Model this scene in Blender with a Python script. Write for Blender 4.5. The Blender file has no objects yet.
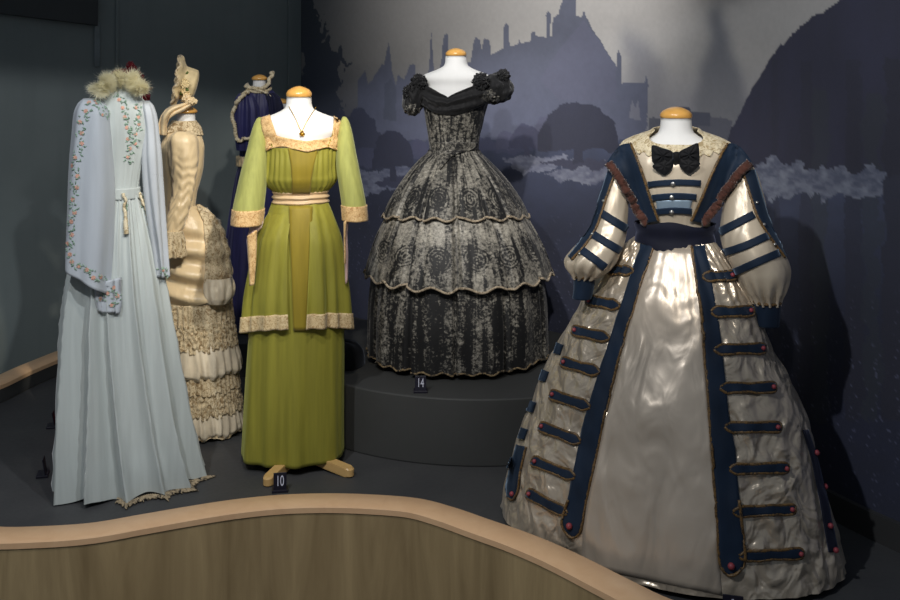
import bpy, math, random
import numpy as np
from mathutils import Vector, Matrix, noise
from mathutils.bvhtree import BVHTree
PI = math.pi
random.seed(7)
S = bpy.context.scene
COL = S.collection
H, F, YH = 1.64, 1000.0, 70.0          # eye height above the stage, focal length, horizon row

# ------------------------------------------------------------------ helpers
def link(o, parent=None):
    COL.objects.link(o)
    if parent is not None: o.parent = parent
    return o
def tag(o, label, cat, group=None, kind=None):
    o['label'] = label
    o['category'] = cat
    if group: o['group'] = group
    if kind: o['kind'] = kind
    return o
def struct(o):
    o['kind'] = 'structure'
    return o
def mesh(name, verts, faces, mat, parent=None, uvs=None, smooth=True, mats=None, midx=None):
    me = bpy.data.meshes.new(name)
    me.from_pydata([tuple(v) for v in verts], [], faces)
    if uvs is not None:
        uv = me.uv_layers.new(name='UVMap')
        vi = np.empty(len(me.loops), dtype=np.int32); me.loops.foreach_get('vertex_index', vi)
        uv.data.foreach_set('uv', np.asarray(uvs, dtype=np.float32)[vi].ravel())
    if mats:
        for m in mats: me.materials.append(m)
        me.polygons.foreach_set('material_index', np.asarray(midx, dtype=np.int32))
    else:
        me.materials.append(mat)
    if smooth: me.polygons.foreach_set('use_smooth', [True]*len(me.polygons))
    me.update()
    return link(bpy.data.objects.new(name, me), parent)
def empty(name, loc, rz=0.0):
    e = bpy.data.objects.new(name, None)
    e.location = loc; e.rotation_euler = (0, 0, rz); e.empty_display_size = .1
    return link(e)
def psurf(name, par, fn, nu, nv, mat, closed=True, solid=0.0, u0=0., u1=1., v0=0., v1=1.):
    V, UV, Fc = [], [], []
    cols = nu if closed else nu+1
    for j in range(nv+1):
        v = v0+(v1-v0)*j/nv
        for i in range(cols):
            u = u0+(u1-u0)*i/nu
            V.append(fn(u, v)); UV.append((u, v))
    for j in range(nv):
        for i in range(nu):
            a = j*cols+i; b = j*cols+(i+1) % cols
            Fc.append((a, a+cols, b+cols, b))
    o = mesh(name, V, Fc, mat, par, UV)
    if solid:
        m = o.modifiers.new('thickness', 'SOLIDIFY'); m.thickness = solid; m.offset = -1
    return o
def hermite(xs, ys, x):
    n = len(xs)
    if x <= xs[0]: return ys[0]
    if x >= xs[-1]: return ys[-1]
    i = 0
    while x > xs[i+1]: i += 1
    def slope(k):
        if k == 0: return (ys[1]-ys[0])/(xs[1]-xs[0])
        if k == n-1: return (ys[-1]-ys[-2])/(xs[-1]-xs[-2])
        a = (ys[k]-ys[k-1])/(xs[k]-xs[k-1]); b = (ys[k+1]-ys[k])/(xs[k+1]-xs[k])
        return 0. if a*b <= 0 else 2*a*b/(a+b)
    h = xs[i+1]-xs[i]; t = (x-xs[i])/h
    m0, m1 = slope(i)*h, slope(i+1)*h
    return (2*t**3-3*t*t+1)*ys[i]+(t**3-2*t*t+t)*m0+(3*t*t-2*t**3)*ys[i+1]+(t**3-t*t)*m1
def sm(a, b, x):
    t = min(1., max(0., (x-a)/(b-a))); return t*t*(3-2*t)
def nz(x, y=0., z=0.): return noise.noise(Vector((x, y, z)))
def ring(th, R, z=0., seed=0.):
    """noise that runs round a closed hem"""
    return noise.noise(Vector((math.cos(th)*R+seed*3.7, math.sin(th)*R-seed*1.3, z+seed)))
def resample(pts, n):
    d = [0.]
    for a, b in zip(pts, pts[1:]): d.append(d[-1]+math.dist(a, b))
    out = []
    for k in range(n+1):
        s = d[-1]*k/n
        out.append(tuple(hermite_lin(d, [p[c] for p in pts], s) for c in range(len(pts[0]))))
    return out
def hermite_lin(xs, ys, x):
    for i in range(len(xs)-1):
        if x <= xs[i+1] or i == len(xs)-2:
            h = xs[i+1]-xs[i]
            t = 0 if h == 0 else (x-xs[i])/h
            return ys[i]+(ys[i+1]-ys[i])*t
def smooth_path(pts, n):
    d = [0.]
    for a, b in zip(pts, pts[1:]): d.append(d[-1]+max(1e-6, math.dist(a, b)))
    def cr(k, s):
        ys = [p[k] for p in pts]; m = len(pts)
        i = 0
        while i < m-2 and s > d[i+1]: i += 1
        def sl(q):
            a, b = max(0, q-1), min(m-1, q+1)
            return (ys[b]-ys[a])/(d[b]-d[a])
        h = d[i+1]-d[i]; t = (s-d[i])/h
        return (2*t**3-3*t*t+1)*ys[i]+(t**3-2*t*t+t)*sl(i)*h+(3*t*t-2*t**3)*ys[i+1]+(t**3-t*t)*sl(i+1)*h
    return [tuple(cr(k, d[-1]*j/n) for k in range(len(pts[0]))) for j in range(n+1)]
def tube(name, par, pts, rad, mat, n=8, wob=None, caps=True):
    """sweep a round section along local points; rad is a number or a function of t"""
    P = [Vector(p) for p in pts]; V, UV, Fc = [], [], []
    up = Vector((.13, .31, .94)).normalized(); m = len(P)
    for j, p in enumerate(P):
        t = (P[min(m-1, j+1)]-P[max(0, j-1)]).normalized()
        a = t.cross(up)
        if a.length < .05: a = t.cross(Vector((1, 0, 0)))
        a.normalize(); b = t.cross(a)
        r0 = rad(j/(m-1)) if callable(rad) else rad
        for i in range(n):
            q = 2*PI*i/n
            r = r0*(1+(wob(q, j/(m-1)) if wob else 0))
            V.append(p+a*math.cos(q)*r+b*math.sin(q)*r); UV.append((i/n, j/(m-1)))
    for j in range(m-1):
        for i in range(n):
            Fc.append((j*n+i, j*n+(i+1) % n, (j+1)*n+(i+1) % n, (j+1)*n+i))
    if caps:
        Fc.append(tuple(range(n-1, -1, -1))); Fc.append(tuple(range((m-1)*n, m*n)))
    return mesh(name, V, Fc, mat, par, UV)
def lathe(name, par, prof, mat, n=48, x=0., y=0., sy=1.):
    V, Fc = [], []
    for z, r in prof:
        for i in range(n):
            q = 2*PI*i/n; V.append((x+r*math.cos(q), y+r*math.sin(q)*sy, z))
    m = len(prof)
    for j in range(m-1):
        for i in range(n): Fc.append((j*n+i, (j+1)*n+i, (j+1)*n+(i+1) % n, j*n+(i+1) % n))
    Fc.append(tuple(range(n))); Fc.append(tuple((m-1)*n+i for i in range(n-1, -1, -1)))
    o = mesh(name, V, Fc, mat, par)
    return o
def box_geo(c, s, V, Fc, rot=None):
    b = len(V)
    for dz in (-1, 1):
        for dy in (-1, 1):
            for dx in (-1, 1):
                p = Vector((dx*s[0]/2, dy*s[1]/2, dz*s[2]/2))
                if rot: p = rot @ p
                V.append(Vector(c)+p)
    for f in ((0, 2, 3, 1), (4, 5, 7, 6), (0, 1, 5, 4), (2, 6, 7, 3), (1, 3, 7, 5), (0, 4, 6, 2)):
        Fc.append(tuple(b+i for i in f))
def bevel(o, w, seg=2):
    m = o.modifiers.new('bevel', 'BEVEL'); m.width = w; m.segments = seg; m.limit_method = 'ANGLE'
    return o

# ------------------------------------------------------------------ materials
class N:
    def __init__(s, name):
        s.m = bpy.data.materials.new(name); s.m.use_nodes = True
        s.t = s.m.node_tree; s.p = s.t.nodes['Principled BSDF']; s.tc = s.new('ShaderNodeTexCoord')
    def new(s, k, **kw):
        n = s.t.nodes.new(k)
        for a, b in kw.items(): setattr(n, a, b)
        return n
    def l(s, a, b): s.t.links.new(a, b)
    def put(s, sock, v):
        if hasattr(v, 'is_linked') or hasattr(v, 'links'): s.l(v, sock)
        elif isinstance(v, (tuple, list)) and len(v) == 3 and sock.type == 'RGBA': sock.default_value = (*v, 1)
        else: sock.default_value = v
    def mapping(s, scale=(1, 1, 1), src='Object'):
        m = s.new('ShaderNodeMapping'); m.inputs['Scale'].default_value = scale
        s.l(s.tc.outputs[src], m.inputs['Vector']); return m.outputs[0]
    def noise(s, scale, vec=None, detail=4., rough=.55, dist=0.):
        n = s.new('ShaderNodeTexNoise'); n.inputs['Scale'].default_value = scale
        n.inputs['Detail'].default_value = detail; n.inputs['Roughness'].default_value = rough
        n.inputs['Distortion'].default_value = dist
        s.l(vec if vec is not None else s.tc.outputs['Object'], n.inputs['Vector']); return n.outputs['Fac']
    def voro(s, scale, vec=None, feature='F1'):
        n = s.new('ShaderNodeTexVoronoi', feature=feature); n.inputs['Scale'].default_value = scale
        s.l(vec if vec is not None else s.tc.outputs['Object'], n.inputs['Vector']); return n.outputs['Distance']
    def ramp(s, fac, stops):
        r = s.new('ShaderNodeValToRGB'); e = r.color_ramp.elements
        while len(e) < len(stops): e.new(.5)
        for k, (p, c) in enumerate(stops):
            e[k].position = p; e[k].color = (*c, 1) if isinstance(c, (tuple, list)) else (c, c, c, 1)
        s.l(fac, r.inputs[0]); return r.outputs[0]
    def math(s, op, a, b=0., c=None):
        n = s.new('ShaderNodeMath', operation=op); s.put(n.inputs[0], a); s.put(n.inputs[1], b)
        if c is not None: s.put(n.inputs[2], c)
        return n.outputs[0]
    def mix(s, f, a, b):
        n = s.new('ShaderNodeMix', data_type='RGBA')
        s.put(n.inputs[0], f); s.put(n.inputs[6], a); s.put(n.inputs[7], b); return n.outputs[2]
    def bump(s, h, strength=.3, dist=.01, nxt=None):
        b = s.new('ShaderNodeBump'); b.inputs['Strength'].default_value = strength; b.inputs['Distance'].default_value = dist
        s.l(h, b.inputs['Height'])
        if nxt is not None: s.l(nxt, b.inputs['Normal'])
        return b.outputs[0]
    def fin(s, col=None, rough=None, metal=None, normal=None, sheen=0., coat=0., spec=None, sheen_tint=None):
        if col is not None: s.put(s.p.inputs['Base Color'], col)
        if rough is not None: s.put(s.p.inputs['Roughness'], rough)
        if metal is not None: s.put(s.p.inputs['Metallic'], metal)
        if normal is not None: s.l(normal, s.p.inputs['Normal'])
        if sheen: s.p.inputs['Sheen Weight'].default_value = sheen; s.p.inputs['Sheen Roughness'].default_value = .4
        if sheen_tint: s.p.inputs['Sheen Tint'].default_value = (*sheen_tint, 1)
        if coat: s.p.inputs['Coat Weight'].default_value = coat; s.p.inputs['Coat Roughness'].default_value = .15
        if spec is not None: s.p.inputs['Specular IOR Level'].default_value = spec
        return s.m
def C(r, g, b):
    f = lambda c: (c/255/12.92) if c <= 10.3 else ((c/255+.055)/1.055)**2.4
    return (f(r), f(g), f(b))
def cloth(name, c, rough=.8, sheen=.25, var=.12, bump=.25, streak=(30, 30, 3), bscale=26, metal=0., spec=.3, crumple=0., csc=7., tint=None):
    n = N(name)
    st = n.noise(1., n.mapping(streak), 3)
    fine = n.noise(bscale*14, None, 2)
    col = n.mix(n.ramp(st, [(.3, 0.), (.7, 1.)]), tuple(x*(1-var) for x in c), tuple(min(1, x*(1+var)) for x in c))
    b = n.bump(fine, bump*.5, .002)
    b = n.bump(n.noise(bscale, n.mapping((1, 1, .35)), 3), bump, .006, b)
    if crumple: b = n.bump(n.noise(csc, n.mapping((1, 1, .6)), 4, .5, 1.6), crumple, .05, b)
    return n.fin(col, rough, metal, b, sheen, spec=spec, sheen_tint=tint)
def lace(name, light, dark, scale=60., rough=.75, bumpd=.004):
    n = N(name)
    a = n.noise(scale*.75, None, 3, .5, 1.2); b = n.noise(scale*3., None, 2); v = n.voro(scale*.6)
    r = n.math('ABSOLUTE', n.math('SUBTRACT', a, .5))
    h = n.math('ADD', n.math('MULTIPLY', r, 4.2), n.math('ADD', n.math('MULTIPLY', b, .35), n.math('MULTIPLY', v, .35)))
    col = n.ramp(h, [(.30, light), (.62, tuple(.6*x+.4*y for x, y in zip(light, dark))), (.95, dark)])
    return n.fin(col, rough, 0., n.bump(h, -.6, bumpd), .2)
def plain(name, c, rough=.6, metal=0., coat=0., var=.0, sc=20., spec=None):
    n = N(name)
    if var:
        f = n.noise(sc, None, 4)
        c = n.mix(n.ramp(f, [(.3, 0.), (.7, 1.)]), tuple(x*(1-var) for x in c), tuple(min(1, x*(1+var)) for x in c))
    return n.fin(c, rough, metal, None, 0., coat, spec)

M = {}
M['white_form'] = cloth('mannequin cotton', (.80, .80, .79), .75, .1, .02, .12, bscale=60)
def wood(name, a, b, scale, rough, coat=0., stretch=(1, 1, .12)):
    n = N(name)
    mp = n.mapping(stretch)
    f = n.noise(scale, mp, 5, .6, 1.1); g = n.noise(scale*5, mp, 3)
    col = n.mix(n.math('ADD', n.math('MULTIPLY', n.ramp(f, [(.28, 0.), (.72, 1.)]), .75), n.math('MULTIPLY', g, .25)), a, b)
    return n.fin(col, rough, 0., n.bump(g, .06, .002), 0., coat)
M['cap'] = wood('varnished wood', C(208, 150, 70), C(230, 178, 96), 14, .28, .5, (1, 1, 3))
M['foot'] = wood('pale stand wood', C(198, 158, 98), C(216, 180, 120), 14, .42, .2, (1, 1, 1))
M['steel'] = plain('dull steel', (.25, .25, .26), .35, 1.)
M['base'] = plain('black stand base', (.015, .015, .016), .5)

# ------------------------------------------------------------------ garment frame
CAM = Vector((0, 0, H))
class Frame:
    """local frame of one dressed figure: x to the viewer's right, -y towards the viewer, z up"""
    def __init__(s, xc, Y, zb=0.):
        s.xc, s.Y, s.zb = xc, Y, zb
        t = (xc-450)/F
        s.loc = Vector((t*Y, Y, zb)); s.rz = -math.atan(t); s.c = math.cos(s.rz)
        s.R = Matrix.Rotation(s.rz, 3, 'Z'); s.Ri = s.R.inverted()
        s.O = s.Ri @ (CAM-s.loc)
    def root(s, name): return empty(name, s.loc, s.rz)
    def u(s, px): return (px-s.xc)*s.Y*s.c/F
    def z(s, py): return H-(py-YH)*s.Y/F-s.zb
    def k(s, p): return p*s.Y/F
    def dirn(s, px, py): return (s.Ri @ Vector(((px-450)/F, 1, -(py-YH)/F))).normalized()
    def at(s, px, py, yl):
        """point on the sight line at local depth yl"""
        d = s.dirn(px, py); t = (yl-s.O.y)/d.y
        return s.O+d*t
    def prof(s, rows, ff=.8, fb=.8, cy=0.):
        z = [s.z(r[0]) for r in rows]; cx = [s.u((r[1]+r[2])/2) for r in rows]
        rx = [s.k((r[2]-r[1])/2)*s.c for r in rows]
        rf = [w*(r[3] if len(r) > 3 else ff) for r, w in zip(rows, rx)]
        rb = [w*(r[4] if len(r) > 4 else fb) for r, w in zip(rows, rx)]
        yc = [(r[5] if len(r) > 5 else cy) for r in rows]
        z, cx, rx, rf, rb, yc = [list(reversed(q)) for q in (z, cx, rx, rf, rb, yc)]
        tab = {}
        def g(zz):
            kk = round(zz, 4)
            if kk not in tab: tab[kk] = tuple(hermite(z, q, zz) for q in (cx, rx, rf, rb, yc))
            return tab[kk]
        return g
def body(P, skew=0.):
    def f(th, z, off=0.):
        cx, rx, rf, rb, yc = P(z)
        sn, cs = math.sin(th), math.cos(th)
        r = rf if cs > 0 else rb
        x = (rx+off)*sn
        return Vector((cx+x, yc-(r+off)*cs-skew*x, z))
    return f
def shell(name, par, B, ztop, zbot, mat, nu=160, nv=40, fold=None, off=0., solid=0., v0=0., v1=1., zj=None, arc=None):
    zt = ztop if callable(ztop) else (lambda th: ztop)
    zb = zbot if callable(zbot) else (lambda th: zbot)
    def fn(u, v):
        if arc: th = arc[0]+(arc[1]-arc[0])*u
        else: th = 2*PI*u
        a, b = zt(th), zb(th); z = a+(b-a)*v
        if zj: z += zj(th, v)
        return B(th, z, off+(fold(th, v, z) if fold else 0.))
    return psurf(name, par, fn, nu, nv, mat, arc is None, solid, v0=v0, v1=v1)
def bvh(*objs):
    V, Fc = [], []
    for o in objs:
        b = len(V)
        V += [v.co.copy() for v in o.data.vertices]
        Fc += [tuple(b+i for i in p.vertices) for p in o.data.polygons]
    return BVHTree.FromPolygons(V, Fc)
def hit(fr, T, px, py, last=None):
    d = fr.dirn(px, py)
    loc, n, i, t = T.ray_cast(fr.O, d)
    if loc is None:
        if last is None:
            loc, n, i, t = T.find_nearest(fr.at(px, py, -.1))
            return fr.at(px, py, loc.y), -d
        return fr.at(px, py, last), -d
    if n.dot(d) > 0: n = -n
    return loc, n
def grid_geo(fr, T, L, R, na, nb, eps, thick, V, Fc, UV, jit=0.):
    """a piece of cloth lying on the surface T between two traced edges"""
    L = resample(L, na); R = resample(R, na); top, bot = [], []
    for j in range(na+1):
        last = None
        for i in range(nb+1):
            t = i/nb; px = L[j][0]+(R[j][0]-L[j][0])*t; py = L[j][1]+(R[j][1]-L[j][1])*t
            p, n = hit(fr, T, px, py, last); last = p.y
            w = 1. if jit == 0 else 1+jit*nz(px*.25, py*.25)
            top.append(p+n*(eps+thick)*w); bot.append(p+n*eps*.3); UV.append((t, j/na))
    b = len(V); m = (na+1)*(nb+1)
    V += top+bot; UV += UV[-m:]
    c = nb+1
    for j in range(na):
        for i in range(nb):
            a = b+j*c+i
            Fc.append((a, a+c, a+c+1, a+1)); Fc.append((a+m, a+m+1, a+m+c+1, a+m+c))
    edge = [j*c for j in range(na+1)]+[na*c+i for i in range(1, c)]+[j*c+nb for j in range(na-1, -1, -1)]+[i for i in range(nb-1, 0, -1)]
    for q in range(len(edge)):
        e, f = b+edge[q], b+edge[(q+1) % len(edge)]
        Fc.append((e, e+m, f+m, f))
def patch(name, par, fr, T, pieces, mat, na=24, nb=8, eps=.003, thick=.003, jit=0.):
    V, Fc, UV = [], [], []
    for L, R in pieces: grid_geo(fr, T, L, R, na, nb, eps, thick, V, Fc, UV, jit)
    return mesh(name, V, Fc, mat, par, UV)
def strip(pts, hw):
    """left and right edges of a ribbon of half width hw along a traced line"""
    L, R = [], []
    for k, p in enumerate(pts):
        a, b = pts[max(0, k-1)], pts[min(len(pts)-1, k+1)]
        dx, dy = b[0]-a[0], b[1]-a[1]; q = math.hypot(dx, dy) or 1
        w = hw[k] if isinstance(hw, (list, tuple)) else hw
        L.append((p[0]-dy/q*w, p[1]+dx/q*w)); R.append((p[0]+dy/q*w, p[1]-dx/q*w))
    return L, R
def cord(name, par, fr, T, pts, hw, mat, eps=.004, n=30, wob=None, sides=8):
    pts = smooth_path(pts, n) if len(pts) > 2 else resample(pts, n)
    P = []
    last = None
    for px, py in pts:
        p, nn = hit(fr, T, px, py, last); last = p.y; P.append(p+nn*eps)
    return tube(name, par, P, fr.k(hw), mat, sides, wob)
def pillow_geo(fr, T, poly, h, eps, V, Fc, rings=5, pleat=0.):
    cx = sum(p[0] for p in poly)/len(poly); cy = sum(p[1] for p in poly)/len(poly)
    poly = smooth_path(poly+[poly[0]], max(16, len(poly)*4))[:-1]; n = len(poly)
    c0, n0 = hit(fr, T, cx, cy); base = c0.y
    b = len(V)
    for side in (1, -1):
        for k in range(rings):
            r = 1-k/rings
            for i, (x, y) in enumerate(poly):
                p = fr.at(cx+(x-cx)*r, cy+(y-cy)*r, base)
                d = math.sqrt(max(0, 1-r*r))*h
                if pleat: d *= 1+pleat*math.sin(i/n*PI*14)
                V.append(p+Vector((0, -1, 0))*(eps+h*.5+d*.5*side))
        V.append(fr.at(cx, cy, base)+Vector((0, -1, 0))*(eps+h*.5+h*.5*side))
    m = rings*n+1
    for sd in (0, 1):
        o = b+sd*m
        for k in range(rings-1):
            for i in range(n):
                f = (o+k*n+i, o+k*n+(i+1) % n, o+(k+1)*n+(i+1) % n, o+(k+1)*n+i)
                Fc.append(f if sd == 0 else f[::-1])
        for i in range(n):
            f = (o+(rings-1)*n+i, o+(rings-1)*n+(i+1) % n, o+m-1); Fc.append(f if sd == 0 else f[::-1])
    for i in range(n): Fc.append((b+i, b+m+i, b+m+(i+1) % n, b+(i+1) % n))
def ball_geo(c, r, V, Fc, n=8, m=6, sq=(1, 1, 1)):
    b = len(V)
    for j in range(1, m):
        a = PI*j/m
        for i in range(n):
            q = 2*PI*i/n
            V.append(Vector(c)+Vector((r*sq[0]*math.sin(a)*math.cos(q), r*sq[1]*math.sin(a)*math.sin(q), r*sq[2]*math.cos(a))))
    V.append(Vector(c)+Vector((0, 0, r*sq[2]))); V.append(Vector(c)-Vector((0, 0, r*sq[2])))
    t = b+(m-1)*n
    for j in range(m-2):
        for i in range(n): Fc.append((b+j*n+i, b+(j+1)*n+i, b+(j+1)*n+(i+1) % n, b+j*n+(i+1) % n))
    for i in range(n):
        Fc.append((t, b+i, b+(i+1) % n)); Fc.append((t+1, b+(m-2)*n+(i+1) % n, b+(m-2)*n+i))
def flower_geo(p, n, r, V, Fc, MI, mi, petals=5, rot=0., lift=.5):
    n = n.normalized(); a = n.cross(Vector((0.2, .1, 1))).normalized(); b = n.cross(a)
    for k in range(petals):
        q = rot+2*PI*k/petals; d = a*math.cos(q)+b*math.sin(q); e = n.cross(d)
        o = len(V)
        V += [p+n*.001, p+d*r*.6+e*r*.42+n*r*lift*.6, p+d*r+n*r*lift, p+d*r*.6-e*r*.42+n*r*lift*.6, p+d*r*.55+n*r*lift*1.0]
        for f in ((0, 1, 4), (1, 2, 4), (2, 3, 4), (3, 0, 4)):
            Fc.append(tuple(o+i for i in f)); MI.append(mi)
def leaf_geo(p, n, d, L, w, V, Fc, MI, mi):
    n = n.normalized(); d = (d-n*d.dot(n)).normalized(); e = n.cross(d); o = len(V)
    V += [p+n*.0015, p+d*L*.5+e*w+n*.003, p+d*L+n*.002, p+d*L*.5-e*w+n*.003, p+d*L*.5+n*.0055]
    for f in ((0, 1, 4), (1, 2, 4), (2, 3, 4), (3, 0, 4)):
        Fc.append(tuple(o+i for i in f)); MI.append(mi)

# ------------------------------------------------------------------ mannequins
TORSO = [(0, .051, .051, .051), (-.03, .053, .053, .053), (-.048, .060, .056, .056), (-.062, .084, .060, .064), (-.074, .112, .066, .074),
         (-.084, .142, .072, .08), (-.094, .160, .078, .086), (-.108, .168, .084, .09), (-.128, .172, .09, .095), (-.16, .173, .10, .10), (-.2, .166, .112, .102),
         (-.25, .155, .122, .098), (-.3, .142, .112, .09), (-.38, .112, .088, .08), (-.43, .112, .088, .084), (-.5, .14, .105, .12), (-.58, .15, .11, .125)]
def mannequin(fr, ytop, label, k=1., capw=1.05, caph=.045, shrink=.9, zcut=-.12, feet=None, group='white cloth mannequins under the costumes', rod=0., rs=1., plate=.15):
    r = fr.root('mannequin'); tag(r, label, 'mannequin', group)
    z0 = fr.z(ytop)
    zs = [t[0]*k for t in reversed(TORSO)]
    def P(z):
        s = k*rs if z > zcut*k else k*rs*(1-(1-shrink)*sm(0, .05, zcut*k-z))
        return (0., *(hermite(zs, [t[i] for t in reversed(TORSO)], z)*s for i in (1, 2, 3)), 0.)
    B = body(P)
    V, Fc, n, m = [], [], 56, 60
    for j in range(m+1):
        z = zs[-1]+(zs[0]-zs[-1])*(j/m)
        for i in range(n): V.append(B(2*PI*i/n, z)+Vector((0, 0, z0)))
    for j in range(m):
        for i in range(n):
            Fc.append((j*n+i, (j+1)*n+i, (j+1)*n+(i+1) % n, j*n+(i+1) % n))
    Fc.append(tuple(m*n+i for i in range(n))); Fc.append(tuple(range(n-1, -1, -1)))
    t = mesh('torso', V, Fc, M['white_form'], r)
    w = .051*k*capw
    lathe('neck_cap', r, [(z0, w*.96), (z0+.003, w), (z0+caph*.22, w*1.03), (z0+caph*.4, w*1.0), (z0+caph*.62, w*.86), (z0+caph*.82, w*.6), (z0+caph*.95, w*.3), (z0+caph, w*.04)], M['cap'])
    zl = z0+zs[0]
    hgt = .07 if feet else .016
    lathe('stand_pole', r, [(hgt, .016), (zl+.002, .016)], M['steel'], 16)
    if feet:
        for (x, y) in feet:
            d = Vector((x, y, 0)); L = d.length; d.normalize(); e = Vector((-d.y, d.x, 0)); V, Fc = [], []
            prof = []
            for s_ in (0, 1):
                for q in range(9):
                    a = -PI/2+PI*q/8 if s_ else PI/2+PI*q/8
                    base = (L-.022) if s_ else .005
                    prof.append(d*(base+.022*math.cos(a))+e*(.021*math.sin(a)))
            nn = len(prof)
            for zz in (.0, .005, .030, .036):
                sc = .004 if zz in (.0, .036) else 0
                for p in prof: V.append(p*(1-sc*8)+Vector((0, 0, zz+.03*(1-p.length/L))))
            for j in range(3):
                for i in range(nn): Fc.append((j*nn+i, j*nn+(i+1) % nn, (j+1)*nn+(i+1) % nn, (j+1)*nn+i))
            Fc.append(tuple(range(nn-1, -1, -1))); Fc.append(tuple(3*nn+i for i in range(nn)))
            mesh('foot', V, Fc, M['foot'], r, smooth=False)
    else:
        lathe('stand_base', r, [(0, plate), (.008, plate), (.014, plate*.93), (.018, .02)], M['base'], 40)
    if rod:
        lathe('head_rod', r, [(z0+.02, .012), (z0+rod, .012)], M['steel'], 12)
    return r, t

# ------------------------------------------------------------------ the setting
def vfloor():
    n = N('dark stage paint')
    f = n.noise(5, None, 5); g = n.noise(60, None, 3)
    col = n.mix(n.ramp(f, [(.3, 0.), (.7, 1.)]), C(64, 65, 67), C(72, 73, 74))
    return n.fin(col, n.ramp(g, [(.2, .5), (.8, .62)]), 0., n.bump(g, .08, .002), spec=.35)
M['stage'] = vfloor()
M['plinth'] = plain('dark grey plinth paint', C(66, 67, 66), .62, var=.06, sc=5)
def wallmat():
    n = N('dark grey green wall paint')
    f = n.noise(1.3, None, 4); g = n.noise(14, n.mapping((1, 1, .08)), 4)
    col = n.mix(n.ramp(f, [(.3, 0.), (.7, 1.)]), C(112, 122, 121), C(126, 135, 133))
    col = n.mix(n.math('MULTIPLY', n.ramp(g, [(.5, 0.), (.8, 1.)]), .25), col, C(96, 104, 106))
    return n.fin(col, .62, 0., n.bump(g, .05, .003))
M['wall'] = wallmat()
M['wall_dark'] = plain('charcoal wall panel paint', C(52, 56, 57), .6, var=.1, sc=3)
M['wall_pale'] = plain('pale scuffed paint', C(120, 130, 132), .7, var=.2, sc=8)
M['skirting'] = plain('grey skirting paint', C(62, 62, 62), .5)

def curve_pts(P, n): return smooth_path(P, n)
WALL = curve_pts([(2.35, 2.05), (1.95, 2.75), (1.56, 3.38), (1.42, 3.64), (1.29, 4.0), (1.09, 4.5), (.72, 5.05), (.2, 5.57), (-.58, 6.24), (-1.01, 6.72)], 700)
def extr(name, pts, thick, z0, z1, mat, side=1):
    """a wall following a plan curve; thick goes to the far side"""
    P = [Vector((p[0], p[1])) for p in pts]; A, B_ = [], []
    for i, p in enumerate(P):
        t = (P[min(len(P)-1, i+1)]-P[max(0, i-1)]).normalized(); nn = Vector((t.y, -t.x))*side
        A.append(p); B_.append(p+nn*thick)
    V, Fc, m = [], [], len(P)
    for q in (A, B_):
        for z in (z0, z1): V += [(p.x, p.y, z) for p in q]
    for i in range(m-1):
        Fc += [(i, i+1, m+i+1, m+i), (2*m+i, 3*m+i, 3*m+i+1, 2*m+i+1), (m+i, m+i+1, 3*m+i+1, 3*m+i), (i, 2*m+i, 2*m+i+1, i+1)]
    Fc += [(0, m, 3*m, 2*m), (m-1, 3*m-1, 4*m-1, 2*m-1)]
    o = mesh(name, V, Fc, mat)
    m_ = o.modifiers.new('edges', 'EDGE_SPLIT'); m_.split_angle = math.radians(40)
    return o
WP = WALL[::7]
# far side of the mural wall is to the left of the travel direction reversed: travel goes away from the viewer, far side on the right
struct(extr('wall_back', [(x+.006*.77, y+.006*.64) for x, y in WP], .12, -.02, 2.9, M['wall_dark'], 1))
struct(extr('baseboard_back', WP, .022, 0, .095, M['skirting'], -1))
LWd = Vector((-1.645, -.85)).normalized(); LWo = Vector((-1.01, 6.72))
LW = [LWo+LWd*s for s in (-.10, 0.5, 1.0, 2.0, 3.2)]
struct(extr('wall_left', [(p.x, p.y) for p in LW], .12, -.25, 2.9, M['wall'], 1))
# corner batten beside the mural, seam battens and the hung upper panel on the left wall
nL = Vector((-LWd.y, LWd.x)); nL = nL if nL.y < 0 else -nL
def on_left(px):
    r = (px-450)/F; k = (r*LWo.y-LWo.x)/(LWd.x-r*LWd.y); return LWo+LWd*k
def batten(name, px, w, z0, z1, t, mat):
    p = on_left(px)+nL*(t/2); V, Fc = [], []
    box_geo((p.x, p.y, (z0+z1)/2), (w, t, z1-z0), V, Fc, Matrix.Rotation(math.atan2(LWd.y, LWd.x), 3, 'Z'))
    return bevel(struct(mesh(name, V, Fc, mat, smooth=False)), .003)
batten('trim_1', 294, .09, 0, 2.88, .02, M['wall'])
batten('trim_2', 117, .02, 1.62, 2.88, .008, M['wall'])
batten('trim_3', 97, .035, 1.66, 1.93, .012, M['wall_pale'])
# hung wall panel with a sloping lower edge
def onwall(px, py):
    p = on_left(px); return Vector((p.x, p.y, H-(py-YH)*p.y/F))
q = [onwall(-60, 6.6), onwall(97, 26), onwall(98, -95), onwall(-60, -95)]
V = [p+Vector((nL.x, nL.y, 0))*.045 for p in q]+q
Fc = [(0, 1, 2, 3), (7, 6, 5, 4)]+[(k, k+4, (k+1) % 4+4, (k+1) % 4) for k in range(4)]
bevel(struct(mesh('wall_panel', V, Fc, M['wall_dark'], smooth=False)), .004)

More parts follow.
